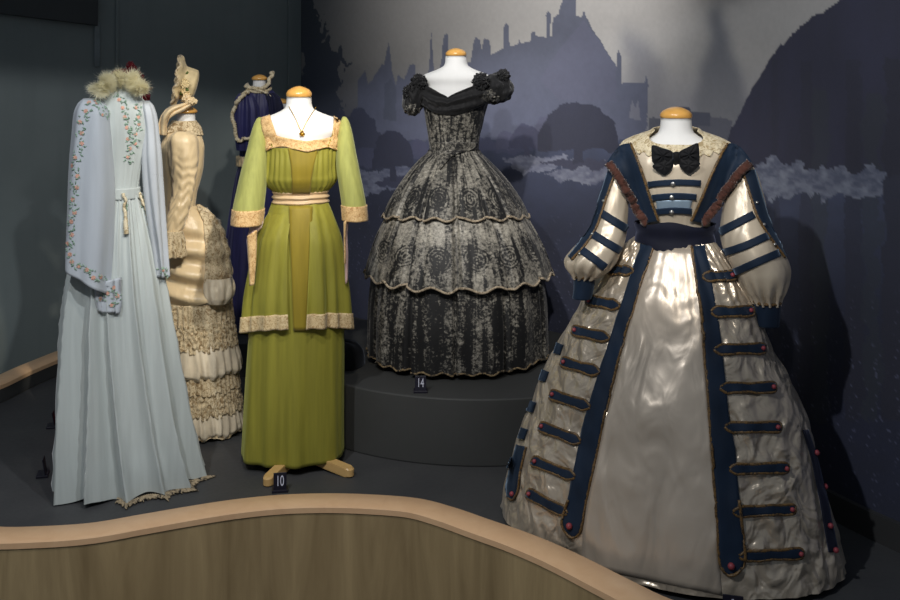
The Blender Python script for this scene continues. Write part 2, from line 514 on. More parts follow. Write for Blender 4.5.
# stage floor and the gallery floor in front of it
inner_px = [(0, 526), (47, 525.3), (93, 522), (140, 514), (187, 506), (233, 499), (280, 494.3), (327, 492.8), (373, 494), (420, 498), (455, 507), (490, 519), (525, 531), (560, 545), (590, 559), (630, 579), (670, 598)]
HB = .09
def onlevel(px, py, z):
    d = (H-z)*F/(py-YH); return ((px-450)/F*d, d)
front = [onlevel(x, y, HB) for x, y in inner_px]
backp = [onlevel(62, 357.5, HB), onlevel(30, 371, HB), onlevel(0, 385, HB)]
BAR = [(-1.86, 6.2), (-1.97, 5.75)]+backp+[(-2.42, 4.55), (-2.55, 4.15), (-2.42, 3.75), (-2.05, 3.5)]+front+[(.95, 2.70), (1.35, 2.45), (1.85, 2.25), (2.2, 2.12)]
BARs = smooth_path(BAR, 240)
V = []
loop = BARs+[(2.3, 2.2), (1.98, 2.85), (1.6, 3.45), (1.47, 3.7), (1.34, 4.05), (1.14, 4.55), (.77, 5.1), (.25, 5.63), (-.53, 6.3), (-1.0, 6.8)]
m = len(loop)
V = [(x, y, 0) for x, y in loop]+[(x, y, -.06) for x, y in loop]
Fc = [tuple(range(m)), tuple(range(2*m-1, m-1, -1))]+[(i, m+i, m+(i+1) % m, (i+1) % m) for i in range(m)]
struct(mesh('floor', V, Fc, M['stage'], smooth=False))
V, Fc = [], []
box_geo((-.3, 3.2, -.29), (9, 9, .06), V, Fc)
struct(mesh('ground', V, Fc, plain('gallery floor', C(70, 66, 60), .5, var=.1), smooth=False))

# curved plywood barrier round the stage
def plymat():
    n = N('plywood face')
    mp = n.mapping((1, 1, .10))
    f = n.noise(7, mp, 5, .6, 1.4); g = n.noise(46, mp, 3, .6, .6)
    big = n.noise(1.1, n.mapping((1, .4, .2)), 2)
    col = n.mix(n.ramp(f, [(.3, 0.), (.72, 1.)]), C(128, 110, 78), C(190, 168, 126))
    col = n.mix(n.math('MULTIPLY', g, .4), col, C(136, 112, 78))
    col = n.mix(n.math('MULTIPLY', n.ramp(big, [(.42, 0.), (.6, 1.)]), .3), col, C(196, 170, 124))
    return n.fin(col, .5, 0., n.bump(g, .08, .002))
M['ply'] = plymat(); M['rail'] = wood('pale wood rail', C(222, 180, 138), C(234, 196, 154), 10, .45, .1, (1, 1, 1))
bar = empty('curved_barrier', (0, 3.3, -.26)); tag(bar, 'low S-curved plywood barrier with pale wood top edge round the stage', 'barrier')
def sweep(name, pts, sec, mat, zoff):
    P = [Vector(p) for p in pts]; V, Fc, m, k = [], [], len(P), len(sec)
    for i, p in enumerate(P):
        t = (P[min(m-1, i+1)]-P[max(0, i-1)]).normalized(); nn = Vector((t.y, -t.x))
        for a, z in sec: V.append((p.x+nn.x*a, p.y+nn.y*a-3.3, z-zoff))
    for i in range(m-1):
        for j in range(k): Fc.append((i*k+j, (i+1)*k+j, (i+1)*k+(j+1) % k, i*k+(j+1) % k))
    Fc += [tuple(range(k-1, -1, -1)), tuple((m-1)*k+i for i in range(k))]
    o = mesh(name, V, Fc, mat, bar, smooth=True)
    e = o.modifiers.new('edges', 'EDGE_SPLIT'); e.split_angle = math.radians(50); return o
sgn = 1  # travel runs round the stage anticlockwise: outside is on the right hand
sweep('top_rail', BARs, [(0, HB-.022), (0, HB-.003), (.004, HB), (.114, HB), (.118, HB-.003), (.118, HB-.022)], M['rail'], -.26)
sweep('face_panel', BARs, [(.096, -.255), (.096, HB-.0225), (.114, HB-.0225), (.114, -.255)], M['ply'], -.26)
sweep('inner_panel', BARs, [(.004, .0), (.004, HB-.0225), (.02, HB-.0225), (.02, .0)], M['plinth'], -.26)

# plinth under the black gown (rounded in front, cut to the mural wall behind)
def wall_y(x):
    for a, b in zip(WALL, WALL[1:]):
        if (a[0]-x)*(b[0]-x) <= 0 and a[0] != b[0]: return a[1]+(b[1]-a[1])*(x-a[0])/(b[0]-a[0])
    return 4
arc = []
cx, cy, rr, PZ = .13, 5.105, .975, .28
for k in range(97):
    a = PI*1.02+PI*.96*k/96; arc.append((cx+rr*math.cos(a), cy+rr*math.sin(a)))
arc = [p for p in arc if p[0] < .95]
arc = [p for p in arc if not (p[0] > 0 and p[1] > wall_y(p[0])-.04)]
bk = []
x = arc[-1][0]-.02
while x > -.80: bk.append((x, min(wall_y(x)-.045, 5.45 if x < .1 else 9))); x -= .06
def slab(name, pts, z0, z1, mat, label, cat):
    m = len(pts); V = [(x-pts[0][0], y-pts[0][1], 0) for x, y in pts]+[(x-pts[0][0], y-pts[0][1], z1-z0) for x, y in pts]
    Fc = [tuple(range(m-1, -1, -1)), tuple(range(m, 2*m))]+[(i, (i+1) % m, m+(i+1) % m, m+i) for i in range(m)]
    o = mesh(name, V, Fc, mat, smooth=False); o.location = (pts[0][0], pts[0][1], z0)
    bevel(o, .006, 2)
    return tag(o, label, cat) if label else o
slab('plinth', arc+bk, 0, PZ, M['plinth'], 'round dark grey plinth under the black lace gown', 'plinth')
dz = .18
slab('plinth', [(-1.09+.36*math.cos(2*PI*k/64), 5.70+.36*math.sin(2*PI*k/64)) for k in range(64)], 0, dz, M['plinth'], 'small dark plinth under the indigo gown behind the green gown', 'plinth')

# ------------------------------------------------------------------ the printed mural
rng = np.random.default_rng(3)
LAT = rng.random((256, 256)).astype(np.float32)
def vnoise(x, y):
    xi = np.floor(x).astype(int); yi = np.floor(y).astype(int); fx = x-xi; fy = y-yi
    fx = fx*fx*(3-2*fx); fy = fy*fy*(3-2*fy)
    g = lambda a, b: LAT[a & 255, b & 255]
    return (g(xi, yi)*(1-fx)+g(xi+1, yi)*fx)*(1-fy)+(g(xi, yi+1)*(1-fx)+g(xi+1, yi+1)*fx)*fy
def fbm(x, y, o=4):
    r = 0; a = .5
    for k in range(o): r = r+a*vnoise(x*2**k+17*k, y*2**k+5*k); a *= .55
    return r
wx = np.array([p[0] for p in WALL]); wy = np.array([p[1] for p in WALL])
ws = np.concatenate([[0], np.cumsum(np.hypot(np.diff(wx), np.diff(wy)))]); wr = wx/wy
def px2wall(px, py):
    r = (np.asarray(px, float)-450)/F
    s = np.interp(-r, -wr, ws); Y = np.interp(s, ws, wy)
    return s, H-(np.asarray(py, float)-YH)*Y/F
ZM0, ZM1 = .095, 2.75
nc, nr = 760, 400
sg, zg = np.meshgrid(np.linspace(0, ws[-1]-.02, nc+1), np.linspace(ZM1, ZM0, nr+1))
GX = np.interp(sg, ws, wx); GY = np.interp(sg, ws, wy)
lin = lambda c: np.array(C(*c))
jx = (fbm(sg*14, zg*14, 4)-.47); jy = (fbm(sg*14+40, zg*14+9, 4)-.47)
def inside(poly, jag):
    S_ = sg+jx*jag; Z_ = zg+jy*jag
    ps, pz = px2wall([p[0] for p in poly], [p[1] for p in poly]); r = np.zeros(sg.shape, bool); n = len(ps)
    for i in range(n):
        x1, y1, x2, y2 = ps[i], pz[i], ps[(i+1) % n], pz[(i+1) % n]
        if y1 == y2: continue
        c = (y1 > Z_) != (y2 > Z_)
        r ^= c & (S_ < (x2-x1)*(Z_-y1)/(y2-y1)+x1)
    return r
def grad(poly0, poly1, y0, y1):     # a print gradient between two heights, of the printed fog
    z0 = px2wall(500, y0)[1]; z1 = px2wall(500, y1)[1]
    t = np.clip((zg-z0)/(z1-z0), 0, 1)[..., None]; return lin(poly0)*(1-t)+lin(poly1)*t
fog = fbm(sg*1.1+3, zg*1.3, 4)
sR = px2wall(640, 0)[0]
img = grad((186, 182, 178), (110, 114, 140), 60, 150)
img *= (1-.62*np.clip((sg-sR)/2.6, 0, 1)**.8)[..., None]        # print darkens towards the corner, with some light falloff painted in
img *= (.86+.3*fog)[..., None]
def put(poly, col, jag=.0, soft=None, alpha=1.):
    global img
    m_ = inside(poly, jag)[..., None]*alpha
    if soft:
        for q in range(2):
            m_ = m_.astype(np.float32)
            for ax in (0, 1):
                cs = np.cumsum(np.pad(m_, [(soft+1, soft) if k == ax else (0, 0) for k in range(3)], mode='edge'), axis=ax)
                L_ = m_.shape[ax]; idx = np.arange(L_)
                m_ = (np.take(cs, idx+2*soft+1, ax)-np.take(cs, idx, ax))/(2*soft+1)
    c = col if isinstance(col, np.ndarray) else lin(col)
    img = img*(1-m_)+c*m_
def streaky(c, a): return lin(c)*(1+a*(fbm(sg*9, zg*3, 4)-.45))[..., None]
# ground of the print
put([(290, 143), (420, 140), (560, 136), (740, 132), (910, 130), (910, 620), (290, 620)], grad((64, 72, 100), (22, 30, 60), 140, 225)*(.8+.5*fbm(sg*7, zg*12, 4))[..., None], .06)
frost = np.clip((fbm(sg*26, zg*60, 5)-.34)*2.0, 0, 1)[..., None]*.75
def frostp(poly, c0, c1, jag=.1):
    global img
    m_ = inside(poly, jag)[..., None]; img = img*(1-m_)+m_*(lin(c0)*(1-frost)+lin(c1)*frost)
frostp([(346, 174), (372, 168), (420, 166), (470, 160), (470, 170), (420, 180), (360, 196), (346, 198)], (88, 94, 122), (142, 148, 170))
frostp([(500, 160), (535, 152), (575, 156), (560, 166), (520, 172)], (100, 104, 128), (150, 154, 172))
frostp([(545, 172), (590, 162), (640, 158), (640, 190), (600, 184), (565, 180)], (96, 100, 124), (150, 154, 170))
# misty trees and the house
put([(716, 4), (722, 16), (728, 40), (738, 70), (746, 100), (750, 132), (690, 132), (694, 95), (702, 60), (708, 30), (712, 12)], (122, 123, 130), .10, 4)
put([(622, 36), (634, 30), (646, 40), (648, 58), (664, 60), (668, 78), (660, 132), (628, 132), (628, 80)], (141, 140, 145), .16, 5)
put([(356, 140), (358, 80), (365, 70), (368, 84), (372, 80), (382, 64), (384, 66), (389, 41), (392, 70), (396, 86), (398, 74), (404, 80), (410, 64), (415, 64), (416, 84), (424, 78), (428, 76), (431.5, 31), (434, 76), (440, 70), (444, 36), (446, 33), (448, 36), (449, 70), (470, 62), (474, 40), (476, 37), (480, 40), (482, 50), (484, 38), (490, 40), (491, 54), (503, 48), (504, 26), (506.5, 23), (509, 26), (509.5, 46), (518, 44), (519, 39), (521, 44), (530, 41), (531, 34), (534, 31), (536, 36), (547, 38), (546, 14), (548, 11), (550.5, 14), (550.5, 36), (552, 36), (553, 18), (558, 14), (562, 2), (566, -12), (575, -6), (576, 16), (582, 17), (584, 9), (586, 16), (592, 28), (604, 47), (616, 66), (617, 54), (619, 50), (621, 56), (621, 84), (634, 82), (644, 83), (646, 75), (648, 84), (647, 128), (640, 140)], grad((86, 90, 108), (98, 103, 128), 50, 135)*(.9+.2*fbm(sg*20, zg*20, 3))[..., None], .012)
put([(584, 20), (600, 42), (616, 66), (616, 100), (560, 100), (540, 80), (560, 48)], (96, 97, 120), .01, alpha=.5)
put([(384, 120), (384, 84), (391, 78), (396, 88), (396, 122)], (72, 78, 96), .02, alpha=.6)
put([(629, 118), (632, 100), (636, 108), (638, 98), (641, 120)], (140, 140, 152), .01, alpha=.6)
put([(648, 128), (650, 116), (664, 118), (676, 110), (690, 112), (710, 116), (732, 120), (732, 140), (648, 140)], (92, 94, 108), .03)
put([(676, 126), (678, 107), (690, 107), (691, 112), (710, 112), (710, 126)], (74, 78, 96), .01)
# left trees and hedge
put([(290, -60), (308, -40), (312, -2), (316, 10), (323, 25), (321, 39), (336, 52), (343, 60), (339, 88), (343, 106), (337, 118), (330, 150), (290, 160)], grad((44, 52, 62), (58, 64, 84), 0, 130), .28)
put([(326, 116), (340, 110), (362, 112), (378, 124), (384, 150), (326, 158)], (62, 66, 92), .16)
put([(340, 150), (440, 140), (530, 140), (530, 150), (440, 156), (340, 168)], (74, 78, 108), .1)
def dome(cx, w, yt, yb, col, jag=.05, trunk=None):
    P = []
    for k in range(21):
        a = PI-PI*k/20; P.append((cx+w*math.cos(a)*(.5 if abs(math.cos(a)) > 2 else 1), yb-(yb-yt)*math.sin(a)**.8))
    put(P, streaky(col, .35), jag)
    if trunk: put([(cx-trunk[0], yb-2), (cx+trunk[0], yb-2), (cx+trunk[0]*1.25, trunk[1]), (cx-trunk[0]*1.25, trunk[1])], col, .02)
dome(421, 8, 138, 153, (78, 80, 110))
dome(504, 10, 131, 148, (84, 86, 114)); dome(547, 14, 114, 138, (92, 94, 120))
dome(526, 17, 124, 147, (68, 70, 98), .05, (2.2, 156))
put([(372, 182), (392, 176), (414, 180), (400, 186), (380, 186)], (56, 60, 88), .06)
dome(393, 21, 131, 167, (46, 50, 76), .05, (2.4, 181))
put([(540, 160), (570, 158), (616, 162), (600, 168), (560, 167)], (58, 60, 84), .06)
dome(578, 41, 102, 150, (44, 47, 70), .05, (4.5, 163))
# the big clipped tree on the right, frost beneath it, trunks
put([(960, -60), (870, -22), (838, 0), (820, 12), (791, 35), (776, 51), (761, 73), (747, 97), (736, 117), (728, 138), (730, 172), (960, 176)], streaky((40, 41, 68), .5), .05)
for x0, x1, a in ((800, 812, .5), (846, 862, .55), (884, 905, .75), (772, 778, .4)):
    put([(x0, 60), (x1, 60), (x1+2, 420), (x0-2, 420)], (30, 31, 52), .05, alpha=a)
for x0, x1 in ((812, 828), (864, 880)):
    put([(x0, 90), (x1, 90), (x1, 420), (x0, 420)], (44, 52, 58), .08, alpha=.45)
frostp([(736, 166), (752, 164), (775, 160), (800, 168), (830, 170), (850, 166), (884, 167), (884, 199), (840, 198), (800, 194), (745, 194)], (86, 92, 116), (150, 156, 172), .12)
spk = np.clip((vnoise(sg*120, zg*150)-.9)*14, 0, 1)[..., None]*np.clip((px2wall(500, 190)[1]-zg)*3, 0, 1)[..., None]
img = img*(1-.5*spk)+lin((120, 126, 160))*.5*spk
img = img*(.93+.14*fbm(sg*60, zg*60, 2))[..., None]
V = np.stack([GX, GY, zg], -1).reshape(-1, 3)
ids = np.arange((nc+1)*(nr+1)).reshape(nr+1, nc+1)
Fq = np.stack([ids[:-1, :-1], ids[1:, :-1], ids[1:, 1:], ids[:-1, 1:]], -1).reshape(-1, 4)
me = bpy.data.meshes.new('mural')
me.vertices.add(len(V)); me.vertices.foreach_set('co', V.astype(np.float32).ravel())
me.loops.add(Fq.size); me.loops.foreach_set('vertex_index', Fq[:, ::-1].astype(np.int32).ravel())
me.polygons.add(len(Fq)); me.polygons.foreach_set('loop_start', np.arange(0, Fq.size, 4, dtype=np.int32))
me.update(calc_edges=True)
ca = me.color_attributes.new('print', 'FLOAT_COLOR', 'POINT')
ca.data.foreach_set('color', np.concatenate([np.clip(img, 0, 1), np.ones((*img.shape[:2], 1))], -1).astype(np.float32).ravel())
me.polygons.foreach_set('use_smooth', [True]*len(me.polygons))
n = N('printed mural paper')
at_ = n.new('ShaderNodeAttribute', attribute_name='print')
pn = n.noise(700, None, 2)
n.fin(n.mix(.08, at_.outputs['Color'], pn), .55, 0., None, spec=.3)
me.materials.append(n.m)
mural = link(bpy.data.objects.new('mural', me)); tag(mural, 'large printed mural of a misty manor house and clipped trees covering the back wall', 'mural')

# ================================================================== garments
M['green'] = cloth('olive green silk', C(143, 138, 52), .62, .35, .16, .22, (34, 34, 2.2), 20, spec=.35, tint=(.8, .9, .3))
M['green_chiffon'] = cloth('pale green chiffon', C(162, 164, 92), .75, .4, .14, .18, (60, 60, 3), 24, tint=(.9, 1, .6))
M['olive'] = cloth('olive gold silk panel', C(146, 128, 40), .6, .3, .14, .2, (30, 30, 2), 20)
M['gold_lace'] = lace('gold lace', C(226, 192, 138), C(182, 138, 84), 95)
M['border_lace'] = lace('pale gold lace', C(228, 206, 160), C(178, 148, 102), 95)
M['trim_lace'] = lace('greyed cream trim', C(186, 170, 146), C(110, 96, 76), 90)
M['cream_lace'] = lace('cream lace', C(226, 214, 184), C(170, 150, 112), 80)
M['beige_satin'] = cloth('beige satin', C(206, 178, 140), .34, .15, .12, .15, (4, 4, 40), 14, spec=.5, crumple=.12)
M['pink'] = cloth('pale pink lining', C(222, 186, 180), .7, .3)
M['gold'] = plain('gold', C(206, 164, 70), .3, .9)
hemz = lambda v: v
# ---------------------------------------------------------------- green gown
fr = Frame(299, 4.18)
man, tor = mannequin(fr, 97, 'mannequin wearing the green gown, with two wooden stand feet showing', 1.0, 1.03, .046, .86, -.135,
                     [(-.13, -.235), (.215, -.19), (.11, .16), (-.14, .15)])
g = fr.root('gown'); tag(g, 'olive green evening gown with gold lace square neckline and wide sleeves', 'gown', 'period costumes on display')
rows = [(112, 262, 342, .55, .6), (120, 262, 340, .58, .65), (132, 263, 338, .64, .62), (142, 264, 337, .74, .62), (152, 264, 337, .80, .62), (165, 264, 336, .86, .62), (176, 264, 335, .84, .62), (184, 269, 331, .8, .66), (191, 275, 326, .78, .7), (199, 276, 325, .78, .7)]
Pb = fr.prof(rows); Bb = body(Pb)
def zt_green(th):
    a = abs(((th+PI) % (2*PI))-PI)
    return fr.z(146)+(fr.z(121)-fr.z(146))*sm(.75, 1.15, a)
def fold_g(th, v, z):
    a = ((th+PI) % (2*PI))-PI
    w = sm(.25, .5, abs(a))
    return w*(.004*math.sin(a*34+3*nz(a*3, z*4))+.004*ring(th, 7, z*2, 2))*sm(0, .15, v)*(1-.3*v)+.010*sm(.55, .85, v)*(1-sm(.9, 1, v))
bod = shell('bodice', g, Bb, zt_green, fr.z(194), M['green'], 220, 50, fold_g, .004)
T = bvh(bod, tor)
for p in [0]:
    pass
top = [(276.7, 135.3), (284, 137.2), (294, 139.2), (306, 141.2), (320, 139.2), (326, 138), (332, 136)]
bot = [(265.8, 151.5), (274, 148), (283, 146.6), (307, 152.5), (326.6, 147), (332, 148.6), (338.3, 152)]
patch('lace_yoke', g, fr, T, [
    ([(262.6, 119), (262.2, 122), (263, 127), (264.8, 135), (265.8, 151)], [(270.6, 116.6), (271.2, 119), (273, 124), (275, 130), (277.5, 137)]),
    ([(333.6, 116.6), (333.5, 119), (333, 124), (332.4, 130), (331, 138)], [(340, 121), (341.2, 124), (342, 129), (341.5, 137), (338.6, 152)]),
    (top, bot)], M['gold_lace'], 26, 8, .006, .004, .3)
Bx = bvh(bod)
patch('center_panel', g, fr, Bx, [([(288, 148.5), (291, 165), (292, 180), (292, 193)], [(318, 149), (314, 165), (311, 180), (310, 193)])], M['olive'], 24, 12, .002, .002)
# sash
rows_s = [(188, 275, 326, .78, .72), (196, 276.5, 325, .78, .72), (204, 275, 326, .78, .72)]
Bs = body(fr.prof(rows_s))
shell('sash', g, Bs, fr.z(189.6), fr.z(203.4), M['beige_satin'], 120, 26, lambda th, v, z: .004+.004*math.sin(v*17+1.5*ring(th, 1.2, 0, 1))+.006*math.sin(v*PI), .006)
# overskirt, split at the front
rows_t = [(198, 277, 325, .78, .75), (206, 274, 328, .8, .8), (216, 268, 332, .85, .85), (240, 257, 340, .85, .85), (270, 252, 344, .82, .85), (300, 248, 347, .8, .85), (330, 246.5, 348, .78, .85), (350, 245, 349, .78, .85)]
Bt = body(fr.prof(rows_t))
ztt = fr.z(201)
def zbt(th): return .600-.052*(1-math.cos(th))
def fold_t(th, v, z):
    a = ((th+PI) % (2*PI))-PI
    return (.005+.020*v)*(ring(th, 3.4, v*.5, 5))+.009*v*math.sin(a*17+2*ring(th, 2, 0, 3))
def spl(u, v):
    d = .30-.14*v; th = d+(2*PI-2*d)*u
    a, b = ztt, zbt(th)
    return Bt(th, a+(b-a)*v, .007+fold_t(th, v, 0))
def band(u, v):
    p = spl(u, .878+.122*v); q = spl(u, min(1, .878+.122*v)); n_ = Vector((q.x, q.y, 0)).normalized()
    return p+n_*(.005+.002*nz(u*160, v*6))
psurf('overskirt', g, spl, 260, 60, M['green'], False, .003)
psurf('lace_border', g, band, 320, 8, M['border_lace'], False, .005)
# underskirt
rows_u = [(199, 273, 328, .74, .72), (216, 267, 333, .8, .8), (240, 260, 337, .8, .8), (300, 252, 344, .75, .8), (345, 249, 346, .72, .8), (400, 246, 346.5, .70, .85), (440, 244.5, 347, .7, .9), (474, 243, 348, .7, .95)]
Bu = body(fr.prof(rows_u))
und = shell('underskirt', g, Bu, fr.z(202), lambda th: .036-.034*sm(.2, 1, -math.cos(th)), M['green'], 240, 70,
      lambda th, v, z: (.004+.020*v)*ring(th, 2.6, v*.4, 8)+.010*v*math.sin(th*9+3*ring(th, 1, 0, 2)), 0, .003)
Tu = bvh(und)
patch('front_panel', g, fr, Tu, [([(290, 202.5), (290, 230), (292, 270), (294, 330)], [(312, 202.5), (311.5, 230), (311, 270), (310, 330)])], M['olive'], 30, 8, .009, .002)
# sleeves (wide, open at the cuff) with lace cuffs, pink lining and hanging lace
def sleeve_fn(fr, rows, ff, fb, yc, zbf=None, fold=None):
    P = fr.prof(rows, ff, fb); B = body(P)
    z0, z1 = fr.z(rows[0][0]), fr.z(rows[-1][0])
    def f(u, v, off=0.):
        th = 2*PI*u; zb = zbf(th) if zbf else z1; z = z0+(zb-z0)*v
        p = B(th, z, off+(fold(th, v) if fold else 0)); yy = yc(v) if callable(yc) else yc
        t = (yy-fr.O.y)/(-fr.O.y)      # slide along the sight line so the traced outline keeps
        return Vector((fr.O.x+(p.x-fr.O.x)*t, p.y*t+yy, fr.O.z+(p.z-fr.O.z)*t))
    return f
Lr = [(117, 258.5, 261.5), (120, 256, 263), (130, 252, 266), (150, 247, 267.5), (170, 241.5, 267.5), (190, 237, 266), (208, 233.5, 264), (223, 232.5, 262.5)]
Rr = [(117, 343, 346), (120, 341.5, 348.5), (130, 338.5, 352), (150, 336.5, 356), (170, 337, 360), (190, 340, 364), (208, 342.5, 367), (221, 343.5, 368)]
for rws, sd in ((Lr, -1), (Rr, 1)):
    fs = sleeve_fn(fr, rws, 1.25, 1.25, lambda v: -.02-.06*v, None, lambda th, v: .005*v*ring(th, 1.9, v*.5, 3+sd))
    sl = psurf('sleeve', g, fs, 90, 50, M['green_chiffon'], True, .002)
    psurf('lace_cuff', sl, lambda u, v: fs(u, .855+.147*v, .004+.002*nz(u*60, v*5)), 100, 10, M['gold_lace'], True, .004)
def sheet(name, par, fr, L, R, y0, mat, na=30, nb=8, curl=.015, th=.003, wav=0., y1=None):
    L = resample(L, na); R = resample(R, na)
    def f(u, v):
        j = min(na, int(round(v*na))); px = L[j][0]+(R[j][0]-L[j][0])*u; py = L[j][1]+(R[j][1]-L[j][1])*u
        yy = y0 if y1 is None else y0+(y1-y0)*v
        return fr.at(px, py, yy-curl*math.sin(u*PI)+wav*nz(px*.2, py*.06, y0*9))
    return psurf(name, par, f, nb, na, mat, False, th)
ll = sheet('sleeve_lining', g, fr, [(249, 221), (249, 230), (246.5, 240), (248, 262)], [(263, 221), (262, 228), (257, 233), (252, 262)], -.10, M['pink'], 20, 8, .02)
sheet('lace_edge', ll, fr, [(247, 236), (247.5, 250), (248.5, 270), (249.5, 286)], [(257, 230), (257, 245), (256, 266), (254.4, 285)], -.13, M['gold_lace'], 24, 6, .01, .004, .01)
lr = sheet('sleeve_lining', g, fr, [(344, 218), (344.5, 232), (344.5, 260), (345, 284)], [(350, 219), (347.5, 232), (348.5, 255), (348, 282)], -.09, M['pink'], 20, 6, .012, .003)
sheet('lace_edge', lr, fr, [(343.5, 222), (343.5, 240), (344, 264)], [(347, 220), (346, 240), (346, 264)], -.12, M['gold_lace'], 20, 4, .008, .004, .01)
# necklace
nk = fr.root('necklace'); tag(nk, 'fine gold necklace with flower pendant at the neck of the green gown', 'necklace')
cord('chain', nk, fr, bvh(tor), [(289.5, 106.5), (293, 114), (297, 122), (301.5, 131), (306, 123), (311, 115), (316, 107)], .38, M['gold'], .004, 40, None, 6)
p, n_ = hit(fr, bvh(tor), 302, 133.6); V, Fc, MI = [], [], []
ball_geo(p+n_*.005, .005, V, Fc); MI = [0]*len(Fc)
for k in range(6):
    q = k*PI/3; ball_geo(p+n_*.005+Vector((math.cos(q)*.008, 0, math.sin(q)*.008)), .004, V, Fc, 6, 5)
mesh('pendant', V, Fc, M['gold'], nk)

# ---------------------------------------------------------------- black lace gown
def blacklace(name, lo, hi, rosette=None, grad=None):
    n = N(name)
    a = n.noise(5.5, None, 4, .6, .8); b = n.noise(75, n.mapping((1, 1, 1.3)), 3, .7, .5); c = n.voro(58)
    st = n.noise(1., n.mapping((64, 1.6, 1), 'UV'), 3, .6)  # vertical streaks that paint the shade of folds into the lace colour
    v = n.math('ADD', n.math('MULTIPLY', n.ramp(a, [(.36, 0.), (.66, 1.)]), .17), n.math('MULTIPLY', b, .80))
    v = n.math('ADD', v, n.math('MULTIPLY', n.ramp(st, [(.38, 0.), (.52, 1.)]), .22))
    v = n.math('ADD', v, n.math('MULTIPLY', c, -.18))
    uv = n.new('ShaderNodeSeparateXYZ'); n.l(n.tc.outputs['UV'], uv.inputs[0])
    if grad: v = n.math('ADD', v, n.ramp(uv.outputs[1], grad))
    if rosette:
        cnt, v0, asp = rosette
        x = n.math('SUBTRACT', n.math('FRACT', n.math('MULTIPLY', uv.outputs[0], cnt)), .5)
        y = n.math('MULTIPLY', n.math('SUBTRACT', uv.outputs[1], v0), asp)
        r = n.math('SQRT', n.math('ADD', n.math('MULTIPLY', x, x), n.math('MULTIPLY', y, y)))
        rings = n.math('MULTIPLY', n.math('SINE', n.math('MULTIPLY', n.math('ADD', r, n.math('MULTIPLY', a, .06)), 66.)), .075)
        inn = n.math('LESS_THAN', r, .40)
        v = n.math('ADD', v, n.math('MULTIPLY', n.math('ADD', rings, -.08), inn))
    m = n.ramp(v, [(lo, 0.), (hi, 1.)])
    col = n.mix(m, C(24, 24, 25), C(196, 190, 176))
    bp = n.bump(b, .35, .003)
    return n.fin(col, n.math('SUBTRACT', .62, n.math('MULTIPLY', m, .2)), 0., bp, .15, spec=.4)
M['bl_bodice'] = blacklace('black lace over silver, bodice', .52, .92)
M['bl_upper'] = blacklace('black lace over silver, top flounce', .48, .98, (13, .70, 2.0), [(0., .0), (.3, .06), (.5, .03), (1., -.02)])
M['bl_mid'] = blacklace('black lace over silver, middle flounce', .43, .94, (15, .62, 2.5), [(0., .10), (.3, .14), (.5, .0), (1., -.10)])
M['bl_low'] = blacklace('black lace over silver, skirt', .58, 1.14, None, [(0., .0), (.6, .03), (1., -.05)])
M['black_gauze'] = cloth('black gauze', C(24, 24, 26), .7, .3, .2, .4, (10, 10, 30), 30, crumple=.25, csc=16)
M['black_velvet'] = cloth('black velvet', C(14, 14, 17), .75, .5, .2, .2, tint=(.35, .4, .5))
fr = Frame(456, 4.77, PZ)
man, tor = mannequin(fr, 56, 'mannequin wearing the black lace gown on the round plinth', .98, .98, .038, .84, -.10, plate=.13)
g = fr.root('gown'); tag(g, 'black lace off-shoulder ball gown with three scalloped flounces on a plinth', 'gown', 'period costumes on display')
rows = [(84, 420, 494, .62, .6), (92, 420, 493, .66, .6), (102, 423, 488, .74, .62), (112, 425, 485, .78, .65), (125, 427, 482, .76, .65), (138, 429, 479, .74, .7), (150, 430, 478, .76, .76), (156, 428, 480, .8, .8)]
Bb = body(fr.prof(rows))
bod = shell('bodice', g, Bb, fr.z(97), fr.z(152), M['bl_bodice'], 200, 50, lambda th, v, z: .0015*ring(th, 12, z*18), .003)
def ztb(th):
    a = ((th+.22+PI) % (2*PI))-PI
    return fr.z(97)+(fr.z(79.5)-fr.z(97))*min(1., abs(a)/1.0)**.8 - (fr.z(81)-fr.z(86))*sm(1.8, 2.8, abs(a))
def zbb(th):
    a = ((th+.22+PI) % (2*PI))-PI
    return fr.z(114)+(fr.z(102)-fr.z(114))*sm(.1, 1.5, abs(a))
Bbe = body(fr.prof([(74, 421, 491, .60, .62), (82, 420, 495, .62, .62), (92, 419, 495, .68, .64), (104, 422, 490, .76, .66), (116, 425, 486, .78, .66)]))
ber = shell('bertha_drape', g, Bbe, ztb, zbb, M['black_gauze'], 220, 36, lambda th, v, z: .009+.006*math.sin(v*15+2.2*ring(th, 1.6, 0, 3)+2*math.cos(th))+.012*math.sin(v*PI)+.004*ring(th, 10, z*20, 2), 0, .002)
# skirt and flounces
def gath(th, seed, n): return abs(ring(th, n, 0, seed))
rows = [(148, 430, 478, .8, .8), (175, 410, 500, .9, .9), (215, 392, 520, .94, .9), (260, 374, 541, .95, .9), (290, 369, 546, .95, .9), (320, 367, 548, .96, .9), (350, 366.5, 548, .96, .9), (376, 367, 547, .96, .9)]
B3 = body(fr.prof(rows))
def f3(th, v, z): return (.003+.016*v)*ring(th, 4.5, v*.3, 4)-.035*v*sm(.93, 1., math.cos(th*11+2*ring(th, 1, 0, 9)))
low = shell('skirt', g, B3, fr.z(158), .028, M['bl_low'], 360, 70, f3, -.004, 0, zj=lambda th, v: .006*v*math.sin(th*31))
rows = [(146, 430, 478, .82, .8), (152, 428, 480, .84, .82), (160, 419, 488, .88, .86), (175, 406, 502, .93, .9), (190, 395.5, 513.5, .95, .92), (205, 387, 522.5, .96, .92), (224, 380, 530, .97, .92)]
B1 = body(fr.prof(rows))
def f1(th, v, z):
    w = (.2+.8*v)
    return w*(.012*ring(th, 4.6, 0, 6)-.030*sm(.86, 1, math.cos(th*15+2.4*ring(th, 1.3, 0, 7)))+.004*ring(th, 12, 0, 7))
